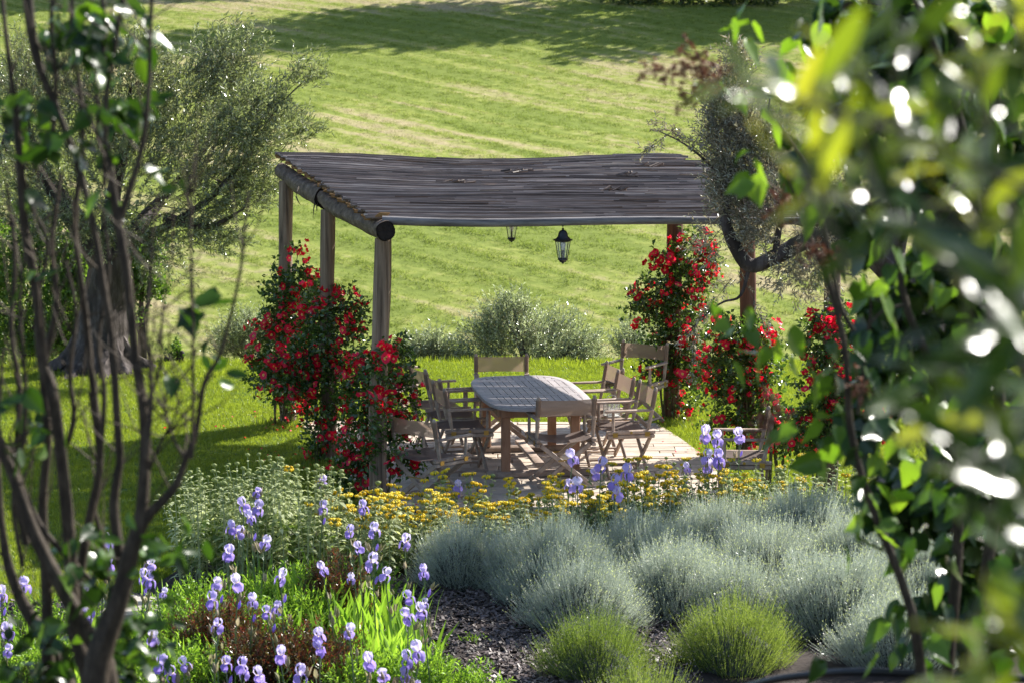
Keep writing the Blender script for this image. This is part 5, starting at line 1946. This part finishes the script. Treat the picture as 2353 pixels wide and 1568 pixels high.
FD = 5.2
Q = lambda x, y, dd=0: P(x, y, FD + dd)
fb = P(250, 1900, FD)
fs_ = empty('lilac_shrub', (fb.x, FD, float(zg(fb.x, FD))), 0, 'tall dark bare stemmed shrub close to the viewer at the left', 'shrub')
STEMS = [  # picture points, widths in picture px, depth offset
    ([(215, 1900), (250, 1568), (180, 1420), (80, 1230), (30, 1090), (-10, 980), (-40, 700), (-20, 300)], [70, 54, 44, 36, 30, 26, 20, 16], 0),
    ([(215, 1900), (210, 1600), (170, 1440), (160, 1250), (141, 1053), (120, 892), (96, 824), (86, 686), (55, 514), (40, 300), (22, 150), (5, 0), (0, -60)], [60, 46, 42, 36, 33, 32, 30, 28, 26, 20, 14, 11, 10], .1),
    ([(215, 1900), (220, 1560), (250, 1440), (275, 1370), (300, 1270), (325, 1180), (333, 1053), (330, 944), (309, 806), (292, 635), (271, 514), (255, 400), (250, 330)], [90, 74, 64, 52, 46, 36, 30, 28, 26, 24, 24, 18, 14], -.1),
    ([(300, 1270), (335, 1190), (400, 1120), (426, 1053), (450, 995), (470, 875), (508, 806), (550, 635), (563, 514), (570, 440)], [36, 30, 22, 18, 15, 13, 10, 8, 7, 5], -.1),
    ([(170, 1440), (180, 1340), (205, 1190), (230, 1053), (210, 858), (203, 789), (192, 686), (172, 514), (190, 330), (182, 200), (165, 80), (168, -60)], [30, 28, 25, 22, 20, 18, 17, 16, 15, 13, 12, 11], .2),
    ([(285, 1330), (262, 1180), (268, 1100), (275, 1053), (271, 995), (258, 789), (240, 669), (213, 514), (190, 420), (150, 300), (100, 180), (75, 90), (60, -40)], [34, 28, 24, 22, 22, 20, 19, 18, 18, 18, 20, 26, 28], 0),
    ([(333, 1053), (345, 960), (347, 870), (336, 755), (345, 640), (350, 540)], [14, 13, 11, 10, 9, 6], -.2),
    ([(440, 1053), (443, 995), (443, 720), (436, 514), (430, 380)], [10, 9, 8, 7, 5], -.15),
    ([(271, 514), (300, 430), (328, 330), (342, 200), (344, 100), (350, -40)], [20, 17, 14, 12, 11, 11], -.1),
    ([(240, 430), (245, 220), (258, 150), (280, 0), (282, -40)], [14, 12, 11, 10, 10], -.05),
    ([(52, 1300), (30, 1150), (50, 1030), (60, 900), (45, 700), (60, 560)], [14, 12, 11, 10, 9, 7], .2),
    ([(205, 1330), (120, 1240), (80, 1180), (40, 1080), (22, 1000)], [18, 15, 13, 11, 9], .15),
    ([(333, 1100), (372, 1010), (400, 960), (420, 900)], [10, 8, 6, 4], -.1),
    ([(250, 1330), (235, 1240), (215, 1150), (226, 1053), (205, 900)], [16, 14, 12, 10, 8], .25),
    ([(86, 686), (110, 560), (75, 480), (52, 400)], [12, 11, 9, 7], .1),
    ([(330, 944), (365, 850), (375, 700), (395, 600)], [9, 7, 6, 4], -.15),
    ([(215, 1900), (150, 1560), (60, 1400), (20, 1300), (2, 1180), (-6, 1000), (8, 800)], [70, 52, 38, 28, 20, 14, 7], .3),
    ([(215, 1900), (120, 1600), (110, 1450), (105, 1300), (98, 1150), (110, 1000), (100, 850), (130, 700), (120, 560), (140, 400)], [50, 42, 36, 30, 26, 24, 22, 18, 14, 9], .25),
    ([(141, 1053), (170, 960), (160, 850), (175, 720), (150, 600)], [18, 15, 13, 11, 8], .15),
    ([(60, 1250), (35, 1100), (45, 900), (25, 760), (35, 600), (15, 420)], [22, 18, 16, 14, 12, 8], .3),
    ([(230, 1053), (240, 900), (225, 780), (250, 620), (235, 480)], [16, 14, 12, 10, 8], .1),
    ([(122, 300), (128, 180), (118, 60), (125, -40)], [14, 13, 12, 11], 0),
    ([(230, 330), (222, 200), (240, 90), (232, -40)], [13, 12, 12, 11], .1),
    ([(426, 1053), (400, 1010), (380, 940), (385, 860)], [10, 8, 6, 4], -.1),
]
TW = []
for pts, wd, dd in STEMS:
    m = MB()
    a = spline([tuple(Q(x, y, dd)) + (w * .44 * FD / FPX,) for (x, y), w in zip(pts, wd)], len(pts) * 3)
    m.tube([Vector(v[:3]) - fs_.location for v in a], [v[3] for v in a], 10, 0, True, .05, len(pts), 3)
    m.obj('stem', M['bark_dark'], fs_)
    A = np.array([tuple(Vector(v[:3]) - fs_.location) for v in a[len(a) // 5:]])
    pick_ = rng.integers(0, len(A), 9)
    d_ = np.stack([rng.normal(size=9) * .7, rng.normal(size=9) * .5, rng.uniform(.4, 1.3, 9)], -1)
    B = A[pick_] + unit(d_) * rng.uniform(.04, .17, 9)[:, None]
    C = B + unit(d_ + np.array([0, 0, .8])) * rng.uniform(.03, .1, 9)[:, None]
    TW.append(join(ribs(A[pick_], B, .0028, .002), ribs(B, C, .002, .0009)))
link('twigs', npmesh('twigs', *join(*TW), M['bark_dark']), fs_)['kind'] = 'stuff'


def leaf_cluster(t, cx_, cy_, rx, ry, d, n, Lr, meshes, dspread=.15, dirb=(0, 0, -.4), upb=(0, 0, 1)):
    for k in range(n):
        a, r_ = random.uniform(0, 6.283), math.sqrt(random.random())
        p = P(cx_ + rx * r_ * math.cos(a), cy_ + ry * r_ * math.sin(a), d + random.uniform(-dspread, dspread))
        dr = Vector(dirb) + Vector((random.gauss(0, .7), random.gauss(0, .5), random.gauss(0, .45)))
        up = Vector((.35, -.3, .6)) * 1.0 + Vector((random.gauss(0, .6), random.gauss(0, .6), random.gauss(0, .4)))
        put_leaf(t, meshes, p, dr, up, random.uniform(*Lr))


for c in [(185, 60, 70, 60, 12), (300, 70, 60, 70, 12), (250, 20, 90, 30, 6), (230, 160, 60, 50, 8), (170, 110, 40, 40, 5), (60, 255, 60, 35, 6), (250, 270, 60, 40, 8), (330, 250, 60, 40, 7), (70, 330, 70, 40, 7), (160, 330, 60, 40, 6),
          (230, 350, 50, 40, 4), (370, 425, 60, 40, 5), (230, 460, 30, 30, 3), (40, 470, 40, 40, 3), (460, 690, 60, 30, 6), (440, 720, 30, 30, 2), (500, 810, 40, 30, 4), (515, 860, 20, 30, 2), (400, 870, 15, 10, 1), (40, 650, 40, 30, 3),
          (60, 930, 60, 40, 6), (40, 1010, 50, 40, 5), (120, 1000, 30, 30, 3), (200, 1240, 60, 30, 6), (240, 1310, 70, 50, 9), (190, 1350, 60, 50, 8), (330, 1250, 30, 40, 5), (150, 1440, 60, 50, 5), (290, 1420, 60, 50, 5), (220, 1520, 100, 50, 8), (30, 1540, 40, 30, 3)]:
    leaf_cluster(fs_, c[0], c[1], c[2], c[3], FD, int(c[4] * (1.5 if c[1] < 400 else .9) + .5), (.042, .075), HEART + OVAL)
for c in [(400, 1240, 60, 60, 10), (450, 1215, 40, 50, 5), (360, 1320, 50, 40, 5), (380, 1420, 80, 60, 8), (330, 1480, 80, 50, 8), (300, 1180, 20, 20, 1), (600, 1290, 15, 30, 1), (640, 1205, 30, 10, 1)]:
    leaf_cluster(fs_, c[0], c[1], c[2], c[3], FD - .2, c[4], (.035, .06), OVAL)

bl = [B_(190, 90, 120, 80, 5.5, 3), B_(60, 290, 60, 80, 5.5, 1.2), B_(270, 270, 70, 50, 5.5, 1), B_(60, 960, 60, 70, 5.5, 1.2), B_(210, 1300, 110, 70, 5.5, 2), B_(130, 1450, 140, 80, 5.4, 3), B_(300, 1480, 90, 70, 5.4, 1.6), B_(200, 1550, 200, 40, 5.4, 2)]
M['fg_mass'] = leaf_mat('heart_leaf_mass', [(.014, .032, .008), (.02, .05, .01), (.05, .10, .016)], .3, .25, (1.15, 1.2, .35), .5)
p, u, k = blobpts(bl, 320)
V, F = leaves(p - np.array(tuple(fs_.location)), rng.normal(size=p.shape) + np.array([0, 0, -.6]), rdir(320, .8), rng.uniform(.035, .065, 320), rng.uniform(.025, .042, 320), T_LONG)
link('foliage', npmesh('foliage', V, F, M['fg_mass']), fs_)['kind'] = 'stuff'

# ------------------------------------------------------------------ foreground right: heart-leaved shrub at about 5.5 m
FR_ = 5.6
Q = lambda x, y, dd=0: P(x, y, FR_ + dd)
rs = empty('lilac_shrub', (P(2150, 1700, FR_).x, FR_, float(zg(1.1, FR_))), 0, 'dense heart leaved shrub close to the viewer at the right', 'shrub')
for pts, wd, dd in [([(2150, 1900), (2110, 1500), (2080, 1360), (2010, 1180), (1970, 1060), (1950, 950), (1940, 800), (1900, 640), (1855, 535), (1800, 380)], [30, 26, 22, 20, 18, 17, 16, 15, 13, 8], 0),
                    ([(2150, 1900), (2180, 1500), (2200, 1200), (2160, 900), (2080, 700), (2050, 500), (1980, 300)], [34, 30, 26, 22, 18, 14, 9], .3),
                    ([(2150, 1900), (2250, 1400), (2300, 1000), (2260, 600), (2200, 250), (2100, 0)], [34, 30, 26, 20, 16, 10], .2),
                    ([(1960, 760), (1930, 700), (1900, 560), (1860, 400), (1760, 250)], [14, 12, 10, 8, 5], -.1),
                    ([(1970, 950), (1990, 800), (2000, 700), (1985, 640)], [10, 8, 6, 4], .1),
                    ([(2080, 700), (2020, 720), (1960, 800)], [8, 6, 4], .1)]:
    m = MB()
    a = spline([tuple(Q(x, y, dd)) + (w * .5 * FR_ / FPX,) for (x, y), w in zip(pts, wd)], len(pts) * 3)
    m.tube([Vector(v[:3]) - rs.location for v in a], [v[3] for v in a], 10, 0, True, .05, len(pts), 3)
    m.obj('stem', M['bark_dark'], rs)
H = HEART
for c in [(1700, 30, 60, 40, 7), (1690, 90, 40, 40, 3), (1610, 225, 20, 40, 2), (1650, 175, 40, 20, 3), (1730, 210, 50, 40, 5), (1740, 300, 50, 60, 6), (1790, 400, 80, 60, 9), (1850, 300, 70, 80, 9), (1850, 480, 70, 60, 8), (1740, 390, 30, 30, 3),
          (1900, 100, 120, 100, 12), (2000, 400, 120, 120, 20), (2100, 150, 140, 140, 20), (2250, 100, 110, 120, 16), (2250, 350, 110, 130, 18), (2000, 600, 90, 100, 14), (2150, 600, 120, 120, 18), (2290, 650, 80, 140, 14),
          (1680, 720, 50, 30, 8), (1720, 760, 40, 40, 4), (1780, 760, 30, 30, 3), (1730, 820, 60, 40, 7), (1800, 830, 30, 30, 3), (1830, 770, 30, 30, 3), (1860, 860, 60, 40, 7), (1950, 820, 80, 80, 14), (2060, 820, 90, 90, 14), (2180, 850, 110, 110, 16), (2300, 900, 70, 110, 12),
          (1850, 960, 60, 30, 6), (1960, 980, 90, 60, 11), (2080, 1010, 90, 70, 12), (2200, 1050, 110, 90, 14), (1890, 1040, 60, 40, 5), (2000, 1110, 70, 60, 10), (2110, 1180, 90, 80, 12), (2250, 1230, 100, 110, 14), (1790, 1000, 25, 25, 2),
          (1990, 1220, 40, 30, 5), (1950, 1250, 25, 40, 2), (2120, 1300, 70, 60, 9), (2210, 1400, 110, 80, 12), (2080, 1400, 40, 40, 4), (2040, 1480, 60, 50, 6), (2160, 1500, 120, 60, 12), (2300, 1500, 70, 70, 8), (1900, 1500, 40, 30, 2)]:
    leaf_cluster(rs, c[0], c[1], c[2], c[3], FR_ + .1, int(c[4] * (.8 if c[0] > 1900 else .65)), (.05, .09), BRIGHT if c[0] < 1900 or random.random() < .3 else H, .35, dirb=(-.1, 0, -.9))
# small leaves filling the shrub's depth, too many to pick apart
bl = [B_(2150, 100, 200, 150, 6.3, 5), B_(2200, 350, 190, 180, 6.3, 6), B_(2220, 650, 150, 180, 6.3, 5), B_(2210, 900, 150, 150, 6.3, 5), B_(2250, 1150, 130, 160, 6.3, 4), B_(2240, 1400, 140, 130, 6.3, 4), B_(2050, 250, 120, 160, 6.4, 2.5), B_(2040, 750, 90, 120, 6.2, 1.6), B_(1960, 60, 120, 80, 6.4, 1.5), B_(1900, 300, 80, 120, 6.2, 1.2), B_(1980, 500, 80, 90, 6.2, 1.6), B_(1990, 950, 70, 90, 6.2, 1.2), B_(2060, 1150, 80, 90, 6.2, 1.4)]
p, u, k = blobpts(bl, 2400)
V, F = leaves(p - np.array(tuple(rs.location)), rng.normal(size=p.shape) + np.array([0, 0, -.8]), rdir(2400, .8), rng.uniform(.06, .095, 2400), rng.uniform(.045, .07, 2400), T_LONG)
link('foliage', npmesh('foliage', V, F, M['fg_mass']), rs)['kind'] = 'stuff'
# dry flower heads
for (x0, y0, x1, y1, n) in [(1690, 150, 1480, 165, 60), (1690, 150, 1560, 240, 50), (1640, 150, 1560, 120, 26), (1800, 420, 1790, 520, 36), (1840, 560, 1920, 600, 40), (1760, 940, 1740, 1000, 30), (1780, 900, 1800, 980, 20), (1960, 880, 1990, 900, 16)]:
    a, b = Q(x0, y0, -.1), Q(x1, y1, -.1)
    L0 = np.array(tuple(rs.location))
    t_ = rng.uniform(.15, 1, n)[:, None]
    c = np.array(tuple(a)) * (1 - t_) + np.array(tuple(b)) * t_
    q = c + rng.normal(size=(n, 3)) * .018
    st = ribs(c - L0, q - L0, .0014, .0008)
    V, F = leaves(np.repeat(q, 3, 0) - L0, rdir(n * 3), rdir(n * 3), .014, .010, T_LEAF)
    k = join(st, (V, F), ribs([np.array(tuple(a)) - L0], [np.array(tuple(b)) - L0], .0025, .0012))
    link('seed_head', npmesh('seed_head', *k, M['seed']), rs)

# ------------------------------------------------------------------ nearest: glossy long-leaved shrub
NZ = 2.3
ns = empty('oleander_shrub', (P(2500, 1500, NZ).x, NZ, 2.3), 0, 'long leaved glossy shrub nearest the viewer at the right, strongly blurred', 'shrub')


def whorl(x, y, d, n, L, axis, spread=.9, a0=None):
    bright_lance = (x < 2010 and y < 270) or (x, y) in ((2340, 1430), (2300, 960), (2260, 440), (2250, 90)) or random.random() < .3
    """a shoot tip with n long leaves fanned round it"""
    d *= .84
    L *= .74
    c = P(x, y, d)
    ax = Vector(axis).normalized()
    m = MB()
    back = c - ax * .16
    m.tube([back - ns.location, c - ns.location], [.003, .002], 6)
    m.obj('twig', M['cane'], ns)
    x_ = ax.cross(Vector((.2, 1, .1))).normalized()
    y_ = ax.cross(x_)
    for k in range(n):
        a = k * 2.4 + (a0 or 0)
        rd = x_ * math.cos(a) + y_ * math.sin(a)
        dr = ax * random.uniform(.35, 1.0) + rd * spread * random.uniform(.6, 1.1)
        put_leaf(ns, BRIGHT_LANCE if bright_lance else LANCE, c - ax * .012 * k, dr, ax * .35 + Vector((.55 + random.gauss(0, .3), -.5 + random.gauss(0, .3), .65)), L * random.uniform(.75, 1.2))


for w in [(1790, 215, 2.1, 9, .085, (-.35, .1, .9)), (1880, 190, 2.1, 8, .10, (.1, 0, 1)), (1960, 120, 2.2, 8, .09, (.2, .2, 1)), (1700, 190, 2.0, 4, .07, (-1, 0, .3)), (2000, 260, 2.3, 7, .10, (-.6, .2, .3)), (2080, 60, 2.3, 7, .10, (.2, .2, .8)),
          (2250, 90, 2.4, 8, .10, (0, .2, .8)), (2300, 260, 2.3, 8, .11, (-.5, .1, .5)), (2130, 330, 2.4, 7, .10, (-.5, 0, .4)), (1900, 430, 2.3, 7, .09, (-.6, 0, .1)), (1950, 500, 2.2, 7, .12, (-1, .1, .05)), (2260, 440, 2.3, 8, .10, (.1, 0, .9)),
          (2310, 600, 2.0, 8, .13, (-.2, .2, .7)), (2200, 720, 2.2, 7, .12, (-.9, .1, .3)), (2340, 780, 2.1, 8, .14, (-.9, .1, .2)), (2120, 880, 2.3, 6, .11, (-.8, .2, -.2)), (2300, 960, 2.1, 8, .13, (-.8, 0, -.1)), (2250, 1080, 2.1, 8, .12, (-.9, .1, -.3)),
          (2340, 1100, 2.0, 7, .12, (-.4, .1, .6)), (2330, 1270, 2.1, 7, .12, (-.9, .1, .1)), (2340, 1430, 2.0, 8, .12, (-.6, .1, .5)), (2280, 1500, 2.0, 7, .12, (-.8, 0, .1)), (2200, 1560, 2.1, 5, .10, (-.6, 0, .3)), (2050, 340, 2.6, 6, .09, (-.3, 0, .6)),
          (2330, 20, 2.3, 7, .11, (-.2, 0, .6)), (2150, 220, 2.6, 7, .09, (-.2, 0, .7))]:
    whorl(*w, a0=random.uniform(0, 6))
for pts in ([(2480, 1700), (2400, 1200), (2340, 800), (2320, 500), (2250, 200), (2150, -60)], [(2480, 1700), (2430, 1400), (2380, 900), (2200, 600), (2000, 350), (1850, 240)], [(2480, 1700), (2420, 1500), (2330, 1450)]):
    m = MB()
    a = spline([tuple(P(x, y, 2.35)) for x, y in pts], 14)
    m.tube([Vector(v) - ns.location for v in a], [.006 - .0002 * k for k in range(14)], 8)
    m.obj('stem', M['cane'], ns)

# ------------------------------------------------------------------ fallen petals and leaves
pm = MB()
pm.add([(-.011, -.008, 0), (.010, -.010, .003), (.013, .008, .006), (0, .014, .002), (-.012, .007, .005)], [(0, 1, 2, 3, 4)])
fallen = bpy.data.objects.new('fallen_petal', pm.mesh('fallen_petal', M['petal'], smooth=False))
n = 300
c = np.array([(-1.2, 19.5), (-1.8, 21.4), (-2.4, 23.6), (1.78, 23.9), (2.3, 21.7)])[rng.integers(0, 5, n)]
q = c + rng.normal(size=(n, 2)) * .45
fo = scatter('fallen_petals', np.stack([q[:, 0], q[:, 1], np.full(n, .042)], -1), np.stack([rng.normal(size=n) * .3, rng.normal(size=n) * .3, rng.uniform(0, 6, n)], -1), rng.uniform(.7, 1.3, n), fallen)
tag(fo, 'red rose petals fallen round the posts and on the patio', 'petals')
